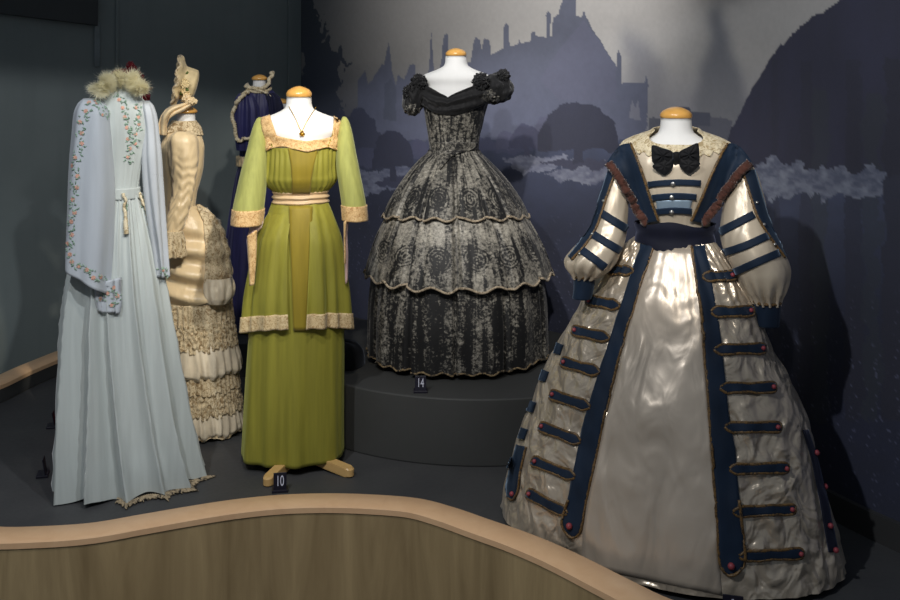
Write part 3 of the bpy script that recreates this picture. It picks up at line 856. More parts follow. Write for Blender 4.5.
zb1 = lambda th: .945-PZ+.03*math.cos(th)
def sc1(th, v): return v*v*(.008*math.sin(th*17+1.5*ring(th, 1, 0, 3)))
rows = [(190, 398, 511, .9, .9), (205, 390, 520, .95, .92), (220, 384, 529, .96, .92), (236, 376.5, 537.5, .96, .92), (255, 370, 546, .97, .92), (272, 365.5, 550.5, .97, .92), (285, 364, 552, .97, .92)]
B2 = body(fr.prof(rows))
def f2(th, v, z): return (.4+.6*v)*(.013*ring(th, 4.8, 0, 11)-.030*sm(.88, 1, math.cos(th*13+2.4*ring(th, 1.3, 0, 5))))+.004*ring(th, 14, 0, 2)*v
zb2 = lambda th: .680-PZ
def sc2(th, v): return v*v*(.011*math.sin(th*20+1.2*ring(th, 1, 0, 5)))
for nm, B, zt, zb, f, sc, mt in (('upper_flounce', B1, fr.z(150), zb1, f1, sc1, M['bl_upper']), ('middle_flounce', B2, fr.z(200), zb2, f2, sc2, M['bl_mid'])):
    o = shell(nm, g, B, zt, zb, mt, 420, 46, f, .004 if nm[0] == 'u' else 0, 0, zj=sc)
    if nm[0] == 'u': up = o
    P = []
    for k in range(420):
        th = 2*PI*k/420; z = zb(th)+sc(th, 1)
        P.append(B(th, z, f(th, 1, z)+(.006 if nm[0] == 'u' else .003)))
    P.append(P[0])
    tube('scalloped_trim', o, P, .0055, M['trim_lace'], 6, lambda q, t: .45*nz(t*420, q))
P = [B3(2*PI*k/360, .03+.006*math.sin(2*PI*k/360*31)+.002*nz(k*.9), f3(2*PI*k/360, 1, 0)-.002) for k in range(361)]
tube('frayed_hem', low, P, .0042, lace('tan frayed edge', C(150, 128, 92), C(40, 34, 26), 40), 5, lambda q, t: .8*nz(t*300, q))
patch('basque_point', g, fr, bvh(bod, up), [([(431, 142), (432, 149), (435, 157), (440, 170)], [(476, 142), (474, 148), (452, 157), (441, 170)])], M['bl_bodice'], 26, 20, .010, .003)
# puffed sleeves and black rosettes on the shoulders
def blob(name, par, c, r, mat, amp, fq, seed, n=48, m=30, tilt=0.):
    Rm = Matrix.Rotation(tilt, 3, 'Y')
    def f(u, v):
        a = PI*v; q = 2*PI*u; d = Vector((math.sin(a)*math.cos(q), math.sin(a)*math.sin(q), math.cos(a)))
        k = 1+amp*noise.noise(d*fq+Vector((seed, seed, 0)))+amp*.6*math.sin(q*9+seed)*math.sin(a)*.5
        return c+Rm @ Vector((d.x*r[0]*k, d.y*r[1]*k, d.z*r[2]*k))
    return psurf(name, par, f, n, m, mat)
sl = blob('puff_sleeve', g, fr.at(414.5, 97.5, -.02), (.052, .085, .088), M['black_gauze'], .20, 2.4, 3, tilt=.25)
bl2 = blob('lace_cuff', sl, fr.at(412, 108, -.035), (.038, .08, .034), M['bl_bodice'], .25, 4, 5, tilt=.3)
sr = blob('puff_sleeve', g, fr.at(497, 88.5, -.03), (.078, .09, .068), M['black_gauze'], .20, 2.4, 9, tilt=.35)
blob('lace_cuff', sr, fr.at(490, 96, -.075), (.05, .06, .034), M['bl_bodice'], .25, 4, 6, tilt=.35)
def rosette(name, par, fr, px, py, yl, r, mat, seed, n=26):
    rnd = random.Random(seed); c = fr.at(px, py, yl); V, Fc, MI = [], [], []
    for k in range(n):
        d = Vector((rnd.uniform(-1, 1), rnd.uniform(-1.2, -.1), rnd.uniform(-1, 1))).normalized()
        flower_geo(c+d*r*.5, d, r*.62, V, Fc, MI, 0, 5, rnd.random()*6, rnd.uniform(.2, .8))
    ball_geo(c, r*.6, V, Fc)
    return mesh(name, V, Fc, mat, par, smooth=False)
rosette('shoulder_rosette', g, fr, 419, 82, -.07, .04, M['black_gauze'], 3)
rosette('shoulder_rosette', g, fr, 410, 92, -.07, .035, M['black_gauze'], 4)
rosette('shoulder_rosette', g, fr, 481, 81.5, -.10, .042, M['black_gauze'], 5)
rosette('shoulder_rosette', g, fr, 503, 76, -.07, .036, M['black_gauze'], 6)

# ---------------------------------------------------------------- silver and navy gown
def satin(name, c, rough=.34, metal=.35, cr=.5, csc=6., big=.25, stretch=(1, 1, .35)):
    n = N(name)
    mp = n.mapping(stretch)
    a = n.noise(csc, mp, 2, .4, 1.1); b = n.noise(csc*2.3, mp, 2, .4, .8); w = n.noise(420, None, 2)
    col = n.mix(n.ramp(a, [(.3, 0.), (.7, 1.)]), tuple(x*.9 for x in c), tuple(min(1, x*1.08) for x in c))
    bp = n.bump(w, .06, .001)
    bp = n.bump(b, cr*.6, .015, bp); bp = n.bump(a, cr, .05, bp)
    return n.fin(col, rough, metal, bp, .1, spec=.6)
M['silver'] = satin('silver beige taffeta', C(200, 186, 166), .28, .44, .75, 10, stretch=(1, 1, .9))
M['silver_calm'] = satin('silver beige taffeta, front panel', C(204, 190, 172), .34, .38, .5, 4.2, stretch=(1.5, 1.5, .6))
M['silver_chest'] = satin('silver beige taffeta, bodice', C(208, 194, 172), .38, .15, .22, 5, stretch=(1.6, 1.6, .3))
M['silver_sleeve'] = satin('silver beige taffeta, sleeves', C(206, 192, 170), .36, .22, .35, 6, stretch=(1.2, 1.2, .6))
M['ice'] = satin('pale blue satin', C(148, 170, 190), .35, .3, .3, 12)
M['navy'] = cloth('navy blue velvet', C(17, 34, 54), .7, .35, .22, .2, (14, 14, 5), 16, tint=(.45, .62, .85))
M['navy_dark'] = cloth('dark navy velvet', C(12, 16, 34), .75, .35, .2, .2, (14, 14, 5), 16, tint=(.4, .45, .7))
M['braid'] = lace('dull gold braid', C(122, 92, 48), C(44, 32, 18), 150, .5, .003)
M['brown_fur'] = cloth('brown ruched fringe', C(78, 46, 37), .8, .4, .4, .6, (40, 40, 40), 60)
M['rose'] = plain('rose pink button', C(150, 62, 70), .5)
M['silver_button'] = plain('silver button', (.5, .49, .46), .3, .9)
fr = Frame(676, 3.5)
man, tor = mannequin(fr, 118, 'mannequin wearing the silver and navy gown, front right', 1.06, 1.0, .040, .80, -.085, plate=.14, rs=.97)
g = fr.root('gown'); tag(g, 'silver taffeta crinoline gown with navy velvet bands and black bow', 'gown', 'period costumes on display')
rows = [(127, 655, 697, .95, .95), (130, 652, 700, .78, .8), (133, 644, 708, .58, .7), (137, 633, 719, .45, .6), (142, 624, 728, .46, .58), (152, 619, 733, .54, .58), (165, 622, 730, .68, .58), (180, 628, 724, .78, .6), (195, 632, 718, .84, .62), (208, 637, 713, .86, .66), (222, 640, 710, .82, .7), (240, 640, 710, .8, .74)]
Pb = fr.prof(rows); Bb = body(Pb)
def znk(th):
    a = abs(((th+PI) % (2*PI))-PI); return fr.z(144)+(fr.z(129.6)-fr.z(144))*sm(.2, 1.2, a)+(fr.z(128)-fr.z(129.6))*sm(1.5, 2.6, a)
bod = shell('bodice', g, Bb, znk, fr.z(238), M['silver_chest'], 220, 60, lambda th, v, z: .0025*ring(th, 16, z*1.5, 2)*sm(.2, .5, v))
# lace collar
def zcol(th):
    a = abs(((th+PI) % (2*PI))-PI)
    return fr.z(154)+(fr.z(147)-fr.z(154))*sm(.2, 1.2, a)
col = shell('lace_collar', g, Bb, lambda th: znk(th)+.004, zcol, M['cream_lace'], 200, 24, lambda th, v, z: .006+.002*math.sin(th*34)*v, 0, .003, zj=lambda th, v: .006*v*v*math.sin(th*30))
# sleeves
def lean(v): return -.02-.07*v
SL = [(158, 612, 620), (163, 608.5, 627), (172, 607, 629), (182, 604, 628.5), (200, 598.5, 628), (226, 590.5, 626.5), (240, 582, 625), (252, 570, 621.5), (262, 563, 617.5), (271, 564, 610), (278, 570, 601), (283, 573, 592)]
SR = [(158, 738, 746), (163, 732, 751), (172, 730, 756), (182, 728, 759.5), (200, 723.5, 764), (222, 720, 770), (240, 720.5, 778), (255, 726, 785.5), (266, 731.5, 788.5), (276, 736.5, 787), (286, 743, 783), (294, 750, 778.5), (300, 754, 777)]
sleeves = []
for rws, sd in ((SL, -1), (SR, 1)):
    def puf(th, v): return .006*ring(th, 2.2, v*2, 4+sd)*v+.010*math.sin(th*11+2*ring(th, 1, 0, sd+2))*sm(.72, 1, v)
    fs = sleeve_fn(fr, rws, 1.1, 1.1, lean, None, puf)
    sleeves.append((psurf('puff_sleeve', g, fs, 110, 70, M['silver_sleeve'], True), fs))
cuffs = []
for rws, sl in (([(279.5, 571, 594), (290, 571.5, 593), (303, 570, 590)], sleeves[0][0]), ([(297, 752.5, 778.5), (308, 753.5, 778), (320.5, 754.5, 777)], sleeves[1][0])):
    fc = sleeve_fn(fr, rws, 1.05, 1.05, -.09)
    cuffs.append(psurf('velvet_cuff', sl, fc, 60, 14, M['navy'], True, .004))
    P = [fc(k/60, .02)+Vector((0, -.0, 0)) for k in range(61)]
    tube('braid', sl, P, .005, M['braid'], 6, lambda q, t: .3*nz(t*90, q))
Tb = bvh(bod, sleeves[0][0], sleeves[1][0])
# velvet revers with fringe and braid
revL = ([(606.5, 163), (614, 173), (622, 187), (631, 203), (645, 223)], [(632, 143.5), (638, 158), (645, 177), (652, 199), (660, 221)])
revR = ([(726, 143.5), (718, 158), (709, 177), (700, 199), (690, 221)], [(752.5, 163), (744, 171), (733, 185), (720, 203), (704, 223)])
def rever(name, LR, bulge):
    L, R = resample(LR[0], 30), resample(LR[1], 30)
    V, Fc, UV = [], [], []
    nb = 14
    for lay in (0, 1):
        for j in range(31):
            for i in range(nb+1):
                t = i/nb; px = L[j][0]+(R[j][0]-L[j][0])*t; py = L[j][1]+(R[j][1]-L[j][1])*t
                # smoothed depth: from the chest line to the sleeve edge
                e = t if bulge < 0 else 1-t       # 1 at the inner edge
                py -= 7*math.sin(min(1, (1-e))*PI)*(1-j/30)**1.5
                yl = depthmap(px, py)
                p = fr.at(px, py, yl-.012-.012*(1-e)+lay*.006); V.append(p); UV.append((t, j/30))
    m = 31*(nb+1); c = nb+1
    for j in range(30):
        for i in range(nb):
            a = j*c+i; Fc.append((a, a+c, a+c+1, a+1)); Fc.append((a+m, a+m+1, a+m+c+1, a+m+c))
    edge = [j*c for j in range(31)]+[30*c+i for i in range(1, c)]+[j*c+nb for j in range(29, -1, -1)]+[i for i in range(nb-1, 0, -1)]
    for q in range(len(edge)):
        e, f = edge[q], edge[(q+1) % len(edge)]; Fc.append((e, e+m, f+m, f))
    return mesh(name, V, Fc, M['navy'], g, UV)
def depthmap(px, py):
    tot = 0
    k = 0
    for dx in (-4, 0, 4):
        for dy in (-4, 0, 4):
            d = fr.dirn(px+dx, py+dy); loc, n, i, t = Tb.ray_cast(fr.O, d)
            if loc is not None: tot += loc.y; k += 1
    if k: return tot/k
    return -.04
for LR, sd in ((revL, -1), (revR, 1)):
    rv = rever('velvet_rever', LR, sd)
    Tr = bvh(rv)
    outer = LR[0] if sd < 0 else LR[1]; inner = LR[1] if sd < 0 else LR[0]
    cord('fringe', rv, fr, Tr, [(x+(2 if sd < 0 else -2)*(1 if k else 1), y) for k, (x, y) in enumerate(outer)], 4.3, M['brown_fur'], .004, 150, lambda q, t: .35*nz(t*70, q*1.3)+.2*nz(t*160, q*3), 10)
    cord('braid', rv, fr, Tr, [(x+(-1.2 if sd < 0 else 1.2), y) for x, y in inner], 1.3, M['braid'], .002, 80, lambda q, t: .4*nz(t*120, q))
Tb1 = bvh(bod)
patch('ice_blue_panel', g, fr, Tb1, [([(656, 200), (657, 210)], [(692, 200), (690, 210)])], M['ice'], 8, 14, .002, .002)
for L, R, bt in (([(649, 181.5), (650, 187)], [(700, 180), (699, 186)], (673.5, 183.7)), ([(653, 194.5), (654, 200.5)], [(696, 194), (695, 199.5)], (672.5, 196.7)), ([(656, 208.8), (657, 214.2)], [(691, 208.5), (690, 213.6)], (672, 211))):
    L = [(x, y) for x, y in L]
    V, Fc, UV = [], [], []
    hw = 2.9
    pts = [(L[0][0]+(R[0][0]-L[0][0])*k/12, (L[0][1]+L[1][1])/2+((R[0][1]+R[1][1])/2-(L[0][1]+L[1][1])/2)*k/12-1.4*math.sin(PI*k/12)) for k in range(13)]
    grid_geo(fr, Tb1, *strip(pts, hw), 20, 5, .004, .004, V, Fc, UV)
    st = mesh('velvet_strap', V, Fc, M['navy'], g, UV)
    p, n_ = hit(fr, Tb1, *bt); V, Fc = [], []; ball_geo(p+n_*.011, .008, V, Fc, 12, 8, (1, .6, 1)); mesh('button', V, Fc, M['silver_button'], st)
# bow
V, Fc = [], []
for poly in ([(676, 157), (672, 150.5), (662, 147), (652.5, 144.5), (651.8, 152), (653.5, 163), (664, 162.5), (671, 160.5)],
             [(676, 157), (680, 150.5), (689, 146), (697.5, 142.5), (699, 150), (698.5, 160.5), (690, 161.5), (682, 160)]):
    pillow_geo(fr, Tb, poly, .035, .012, V, Fc, 6, .35)
for poly in ([(674, 157.5), (672, 168), (665, 174.5), (658, 171), (652.5, 166), (663, 158)], [(677.5, 157.5), (681, 168), (689, 173.5), (695, 169.5), (700, 163), (689, 156.5)]):
    pillow_geo(fr, Tb, poly, .018, .008, V, Fc, 5, .3)
pillow_geo(fr, Tb, [(672.8, 151.5), (679, 151), (679.5, 159), (673, 159.5)], .03, .022, V, Fc, 5, .2)
mesh('velvet_bow', V, Fc, M['black_velvet'], g)
# belt with points above and below
def zbt_(th):
    a = abs(((th+PI+.10) % (2*PI))-PI); return fr.z(217.5)+(fr.z(222.5)-fr.z(217.5))*sm(0, .75, a)
def zbb_(th):
    a = abs(((th+PI+.12) % (2*PI))-PI); return fr.z(248.5)+(fr.z(241)-fr.z(248.5))*sm(0, .8, a)
Bbelt = body(fr.prof([(212, 638, 712, .86, .7), (224, 636.5, 713, .84, .72), (236, 637.5, 712, .84, .74), (250, 634, 716, .84, .8)]))
# skirt
rows = [(234, 641, 709, .8, .8), (240, 634, 714, .8, .82), (250, 622, 722, .76, .84), (268, 607, 735, .72, .84), (290, 590, 748, .70, .84), (320, 573, 762, .69, .82), (340, 561.5, 770, .69, .8), (372, 544, 788, .685, .78), (400, 531, 801, .68, .76), (420, 525, 807, .68, .76), (450, 511, 814, .68, .74), (480, 502, 823, .68, .74), (505, 496, 830, .68, .74), (536, 490, 837, .68, .74)]
Bsk = body(fr.prof(rows), .17)
def fsk(th, v, z):
    a = ((th+PI) % (2*PI))-PI
    fr_ = 1-sm(.25, .5, abs(a))
    return (.003+.012*v)*ring(th, 3.6, v*.5, 7)+.0045*(1-.75*fr_)*(1-sm(.0, .4, v))*math.sin(th*34+5*ring(th, 2, 0, 4))+(.002+.008*(1-fr_))*sm(.03,.12,v)*(noise.noise(Vector((a*9*(.3+v)+z*4, z*12, 3)))+.35*noise.noise(Vector((a*14*(.3+v)-z*7, z*20, 9))))
sk = shell('skirt', g, Bsk, fr.z(239), .022, M['silver'], 460, 200, fsk)
belt = shell('velvet_belt', g, Bbelt, zbt_, zbb_, M['navy_dark'], 160, 24, lambda th, v, z: .008+.002*math.sin(v*9), 0, .004)
Tk = bvh(sk)
patch('front_panel', g, fr, Tk, [([(656, 243), (640, 290), (628, 330), (611, 400), (598, 450), (588, 500), (583, 534), (582, 566)], [(690, 243), (698, 290), (703, 330), (707, 400), (712, 450), (717, 500), (719, 560), (722, 595)])], M['silver_calm'], 60, 30, .0015, .0015)
for L, R, br, btn in (
    ([(643, 239.5), (630, 280), (615, 325), (600, 371), (585.5, 418), (578, 450), (568.5, 500), (562, 522), (565, 531), (571, 537)], [(655, 243), (642, 280), (628, 325), (616, 371), (604, 418), (598, 450), (587, 500), (582, 527), (579, 534), (572, 537.5)], 'R', (570, 526)),
    ([(690.5, 242), (697, 285), (703, 325), (706.5, 371), (709.5, 420), (712, 450), (716.5, 500), (719, 556), (722, 569), (731, 575.5)], [(704, 240), (712, 285), (719, 325), (724, 371), (729, 420), (735, 450), (739, 500), (745, 556), (742, 568), (732.5, 575.5)], 'L', (731, 566))):
    bd = patch('velvet_band', g, fr, Tk, [(L, R)], M['navy'], 60, 8, .004, .003)
    Tv = bvh(bd, sk)
    edge = R if br == 'R' else L; other = L if br == 'R' else R
    cord('braid', bd, fr, Tv, edge+list(reversed(other))[1:4], 1.35, M['braid'], .003, 150, lambda q, t: .4*nz(t*260, q))
    p, n_ = hit(fr, Tv, *btn); V, Fc = [], []; ball_geo(p+n_*.006, .011, V, Fc, 10, 7); mesh('button', V, Fc, M['rose'], bd)
tabs = [((608.5, 270), (634.5, 271.5), 0), ((587.5, 300), (620.5, 306), 0), ((573.5, 330.5), (610, 338.5), 0), ((562.5, 362), (600.5, 372.5), 0), ((551.5, 394.5), (591, 407), 0), ((541, 426.5), (581, 441.5), 0), ((533.5, 460.5), (575.5, 477), 0), ((528.5, 492.5), (568, 513.5), 0),
        ((734.5, 276), (702.5, 277), 1), ((752.5, 311.7), (710.5, 312), 1), ((764, 348.8), (714, 350), 1), ((774.5, 387.7), (720, 388.3), 1), ((779.5, 427), (724.5, 427.5), 1), ((787, 467.6), (729.5, 469), 1), ((794.5, 509), (733.5, 511.6), 1), ((802, 553), (739.5, 556), 1)]
for k, (a, b, sd) in enumerate(tabs):
    L = math.dist(a, b); d = ((b[0]-a[0])/L, (b[1]-a[1])/L); nn = (-d[1], d[0])
    def pt(s, w): return (a[0]+d[0]*s+nn[0]*w, a[1]+d[1]*s+nn[1]*w)
    w = 4.4 if k not in (0, 8) else 4.0
    prof = [(0, .55), (2, .9), (4, 1.), (L*.5, .78), (L-7, 1.), (L-4, .7), (L, .08)]
    ctr = lambda q: 0
    V, Fc, UV = [], [], []
    grid_geo(fr, Tk, [pt(s, -w*q) for s, q in prof], [pt(s, w*q) for s, q in prof], 22, 6, .005, .004, V, Fc, UV)
    tb = mesh('velvet_tab', V, Fc, M['navy'], g, UV)
    out = [pt(s, -w*q-.9) for s, q in prof]+[pt(s, w*q+.9) for s, q in reversed(prof)]; out.append(out[0])
    P = []
    last = None
    for px, py in resample(out, 70):
        p, n_ = hit(fr, Tk, px, py, last); last = p.y; P.append(p+n_*.006)
    tube('braid', tb, P, fr.k(1.35), M['braid'], 6, lambda q, t: .35*nz(t*130, q))
    p, n_ = hit(fr, Tk, *pt(3.4, 0)); V, Fc = [], []; ball_geo(p+n_*.013, .0075, V, Fc, 10, 7); mesh('button', V, Fc, M['rose'], tb)
# side bands and side tabs at the silhouettes
sb = patch('side_band', g, fr, Tk, [([(518, 445), (511, 470), (507, 488), (509, 497)], [(527, 447), (522, 470), (519, 490), (515, 500)])], M['navy'], 20, 5, .005, .004)
cord('braid', sb, fr, Tk, [(527, 447), (522, 470), (519, 490), (514, 500), (508, 497)], 1.2, M['braid'], .006, 50)
p, n_ = hit(fr, Tk, 514.5, 494); V, Fc = [], []; ball_geo(p+n_*.012, .009, V, Fc, 10, 7); mesh('button', V, Fc, M['rose'], sb)
for x, y in ((559.5, 349), (545, 376), (532.5, 406.7), (524, 433.5), (512.5, 463)):
    patch('side_tab', g, fr, Tk, [([(x-4.5, y+5), (x+1, y+6.5)], [(x-1, y-5.5), (x+4.5, y-4)])], M['navy'], 6, 6, .006, .004)
sb = patch('side_band', g, fr, Tk, [([(802, 430), (811, 460), (819, 500), (824, 530), (828, 552)], [(806.5, 430), (816, 460), (826, 500), (832, 530), (837, 552)])], M['navy_dark'], 26, 5, .004, .004)
for q in ((813, 453), (822, 487), (828, 525.7), (833, 550)):
    p, n_ = hit(fr, Tk, *q); V, Fc = [], []; ball_geo(p+n_*.013, .009, V, Fc, 10, 7); mesh('button', V, Fc, M['rose'], sb)
# velvet bars and outer strips on the sleeves
for (so, fs), bars, strip_ in ((sleeves[0], [[(600, 212), (612, 220), (626, 229)], [(591, 233), (605, 242), (619.5, 250.5)], [(576.5, 247), (590, 256), (605, 267)]], ([(610, 168), (602, 192), (590.5, 226), (578, 246), (569, 257)], [(616.5, 170), (608, 195), (597, 228), (584, 248), (572, 260)])),
                               (sleeves[1], [[(720.5, 232), (736, 224), (753.5, 214.5)], [(724.5, 252.5), (745, 246), (767, 236)], [(735, 272), (755, 263), (778.5, 253)]], ([(743, 172), (750, 196), (757, 217), (768, 236), (784, 258)], [(754, 170), (761, 194), (768, 217), (778, 238), (787, 256)]))):
    Ts = bvh(so)
    for b in bars: patch('velvet_bar', so, fr, Ts, [strip(smooth_path(b, 12), [3.8]*13)], M['navy'], 16, 5, .003, .003)
    sp = patch('velvet_strip', so, fr, Ts, [strip_], M['navy'], 30, 6, .003, .003)
    cord('braid', sp, fr, Ts, strip_[1] if so is sleeves[0][0] else strip_[0], 1.2, M['braid'], .005, 60, lambda q, t: .35*nz(t*110, q))
    inn = strip_[0] if so is sleeves[0][0] else strip_[1]
    for q in range(3):
        x = (strip_[0][q+1][0]+strip_[1][q+1][0])/2; y = (strip_[0][q+1][1]+strip_[1][q+1][1])/2+8
        p, n_ = hit(fr, Ts, x, y); V, Fc = [], []; ball_geo(p+n_*.008, .006, V, Fc, 8, 6); mesh('button', V, Fc, M['silver_button'], sp)

# ---------------------------------------------------------------- pale blue tea gown seen from behind
M['pale_blue'] = cloth('pale blue silk', C(186, 193, 190), .60, .3, .10, .22, (26, 26, 1.6), 16, spec=.35)
M['pale_lilac'] = cloth('pale lilac silk', C(184, 190, 196), .55, .3, .08, .18, (20, 20, 2), 14, spec=.4)
M['fur'] = cloth('cream feather trim', C(250, 246, 230), .9, .5, .2, .3, (60, 60, 60), 60)
nf = N('cream feather')
tl = nf.new('ShaderNodeBsdfTranslucent'); tl.inputs[0].default_value = (*C(252, 248, 228), 1)
mx = nf.new('ShaderNodeMixShader'); mx.inputs[0].default_value = .5
nf.fin(C(252, 248, 228), .8)
nf.l(nf.p.outputs[0], mx.inputs[1]); nf.l(tl.outputs[0], mx.inputs[2])
nf.l(mx.outputs[0], [q for q in nf.t.nodes if q.type == 'OUTPUT_MATERIAL'][0].inputs[0])
M['fur'] = nf.m
M['salmon'] = plain('salmon embroidery thread', C(212, 164, 144), .6, var=.2, sc=60)
M['leaf_green'] = plain('green embroidery thread', C(138, 164, 144), .6, var=.25, sc=60)
M['frill_mix'] = lace('striped frill', C(176, 158, 128), C(16, 12, 10), 38)
fr = Frame(122, 3.9)
g = fr.root('gown'); tag(g, 'pale blue embroidered tea gown seen from behind with feather collar', 'gown', 'period costumes on display')
rows = [(82, 112, 133, .9, .9), (88, 110, 134, .8, .8), (93, 104, 136, .7, .7), (98, 96, 142, .6, .6), (105, 90, 148, .56, .56), (115, 88, 152, .58, .58), (130, 88, 152, .62, .62), (150, 92, 147, .68, .66), (170, 95, 142, .72, .7), (186, 97, 139.5, .76, .74), (196, 97, 139.5, .76, .74)]
Bb = body(fr.prof(rows))
bod = shell('bodice', g, Bb, fr.z(83.5), fr.z(194), M['pale_blue'], 200, 60, lambda th, v, z: .002*ring(th, 9, z*1.2, 3))
shell('waistband', g, Bb, fr.z(187), fr.z(198), M['pale_blue'], 120, 8, lambda th, v, z: .005, 0, .003)
rows = [(193, 98, 139, .76, .76), (204, 94, 142.5, .74, .8), (224, 86, 148, .7, .8), (250, 78.5, 153.5, .66, .8), (284, 71, 160.5, .62, .8), (320, 67, 167, .58, .8), (360, 66, 173.5, .54, .8), (400, 65, 180.5, .5, .8), (440, 64.5, 188, .48, .8), (468, 64, 195, .48, .8), (489, 64, 201, .48, .8)]
Bs = body(fr.prof(rows), -.06)
def fbl(th, v, z):
    a = ((th+PI) % (2*PI))-PI
    w = .25+.75*v
    s = math.sin(a*10.5+2.2*ring(th, 1.2, v*.6, 3)+.6)
    return w*(.042*(1-1.6*abs(math.sin(a*6.3+2.4*ring(th, 1.2, v*.6, 3)+.6))**.7)+.010*s+.014*ring(th, 3, v*.7, 6))+.003*(1-v)*math.sin(a*40)+.006*noise.noise(Vector((a*6, z*5, 2)))*sm(.6, 1, v)
sk = shell('skirt', g, Bs, fr.z(193), lambda th: .014+.008*math.sin(th*7), M['pale_blue'], 360, 110, fbl, .003)
P = []
for k in range(221):
    th = -.25+2.0*k/220; z = .018; P.append(Bs(th, z, fbl(th, 1, z)+.006+.006*math.sin(k*1.9)))
def frl(u, v):
    i = min(220, int(round(u*220))); p = P[i]; q = Vector((p.x, p.y, 0)); n_ = Vector((math.sin(-.25+2*u), -math.cos(-.25+2*u), 0))
    return p+n_*(v*.028+.006*math.sin(u*230)*v)+Vector((0, 0, -.004-.010*v+.006*abs(math.sin(u*140))*v))
psurf('hem_frill', sk, frl, 220, 5, M['frill_mix'], False, .003)
SLb = [(98, 84, 97), (103, 78.5, 105), (112, 74.5, 110), (130, 72.5, 112), (160, 69.5, 113), (200, 67, 114), (240, 65.5, 113), (262, 65.5, 112), (276, 66, 111.5)]
SRb = [(101, 143, 149), (106, 140.5, 154), (116, 141, 157.5), (130, 142.5, 159.5), (160, 142, 162.5), (190, 144.5, 164), (220, 149, 165.5), (250, 155, 167), (279, 159.5, 168.5)]
slv = []
for rws, sd in ((SLb, -1), (SRb, 1)):
    zz = (lambda th: fr.z(277)-.055*math.sin(th+.2)+0*th) if sd < 0 else None
    fs = sleeve_fn(fr, rws, .95 if sd < 0 else 1.5, .9, lambda v, sd=sd: (-.05-.03*v) if sd < 0 else -.01, zz, lambda th, v, sd=sd: .010*v*math.sin(th*5+sd+v)+.006*ring(th, 2, v, 5+sd))
    slv.append(psurf('sleeve', g, fs, 120, 70, M['pale_lilac'], True, .002))
Tl, Tr_, Tb = bvh(slv[0]), bvh(slv[1]), bvh(bod, sk)
def embroider(name, par, T, path, n, mixf=.42, sp=4., seed=1, fl=.0095):
    rnd = random.Random(seed); pts = smooth_path(path, 200); V, Fc, MI = [], [], []
    for k in range(n):
        x, y = pts[int(200*(k+.5)/n)]
        for q in range(3):
            px, py = x+rnd.uniform(-sp, sp), y+rnd.uniform(-2.5, 2.5)
            p, nn = hit(fr, T, px, py)
            if (q == 0 and k % 3 == 0):
                flower_geo(p+nn*.001, nn, fl, V, Fc, MI, 0, 6, rnd.random()*6, .25)
                flower_geo(p+nn*.003, nn, fl*.5, V, Fc, MI, 0, 5, rnd.random()*6, .4)
            else:
                a = rnd.random()*2*PI
                leaf_geo(p, nn, Vector((math.cos(a), .1, math.sin(a))), rnd.uniform(.010, .019), rnd.uniform(.0022, .0042), V, Fc, MI, 1)
    return mesh(name, V, Fc, None, par, None, False, [M['salmon'], M['leaf_green']], MI)
embroider('embroidery', slv[0], Tl, [(92, 101), (84, 116), (80.5, 138), (77.5, 156), (74.5, 178), (73, 205), (71.5, 228), (71.5, 250), (73.5, 262)], 44, seed=3)
embroider('embroidery', slv[0], Tl, [(73, 263), (84, 268), (94, 275), (104, 280)], 13, seed=4)
embroider('embroidery', slv[0], Tl, [(93, 99), (98, 104), (103, 112), (108, 118)], 9, seed=5, fl=.007)
embroider('embroidery', slv[1], Tr_, [(161, 268), (165, 271), (167, 274)], 6, sp=2, seed=6, fl=.007)
embroider('embroidery', bod, Tb, [(112, 92), (122, 101), (126, 112), (128, 125), (130, 138), (129, 152), (128, 165)], 24, sp=3, seed=7, fl=.0085)
embroider('embroidery', bod, Tb, [(137, 104), (139, 116), (138, 127), (135, 139), (133, 146)], 13, sp=2.4, seed=8, fl=.008)
pk = patch('pocket', g, fr, Tb, [([(93, 284), (94, 298), (97, 311)], [(121.5, 277), (121, 296), (118.5, 313)])], M['pale_lilac'], 16, 12, .012, .004)
embroider('embroidery', pk, bvh(pk), [(99, 300), (106, 296), (113, 290), (117, 300), (109, 306)], 14, sp=3.5, seed=9)
for pts in ([(122.5, 193), (124, 202), (127, 212), (127.5, 222), (128, 234)], [(138.5, 193), (142, 203), (145.5, 214), (148, 225), (150, 233)]):
    P = []
    for x, y in smooth_path(pts, 40):
        p, nn = hit(fr, Tb, x, y); P.append(p+nn*.010)
    tc = tube('tassel_cord', g, P, lambda t: .006 if t < .66 else .0085, M['cream_lace'], 8, lambda q, t: .5*nz(t*40, q))
    embroider('embroidery', tc, Tb, pts[:3], 6, sp=2, seed=11, fl=.007)
# feather collar
rnd = random.Random(5)
path = [fr.at(x, y, yl) for x, y, yl in ((98, 93, -.06), (100, 88, -.065), (106, 83, -.06), (114, 79.5, -.045), (123, 78, -.04), (132, 79.5, -.045), (138.5, 85, -.06), (140, 94, -.07))]
path = [Vector(p) for p in smooth_path([tuple(p) for p in path], 60)]
V, Fc = [], []
for k in range(11000):
    i = rnd.randrange(len(path)); t = (path[min(60, i+1)]-path[max(0, i-1)]).normalized()
    d = Vector((rnd.gauss(0, 1), rnd.gauss(0, 1), rnd.gauss(0, 1))); d = (d-t*d.dot(t)*.8).normalized()
    L = rnd.uniform(.030, .052)*(.85+.3*math.sin(i*.5)); p = path[i]; e = d.cross(t).normalized()*.0016
    sag = Vector((rnd.uniform(-.3, .3), rnd.uniform(-.3, .3), rnd.uniform(-.35, .2)))*L*.5
    m1 = p+d*L*.6+sag*.3; o = len(V)
    V += [p-e, p+e, m1+e*.8, m1-e*.8, p+d*L+sag]; Fc += [(o, o+1, o+2, o+3), (o+3, o+2, o+4)]
fc = mesh('feather_collar', V, Fc, M['fur'], g, None, False)
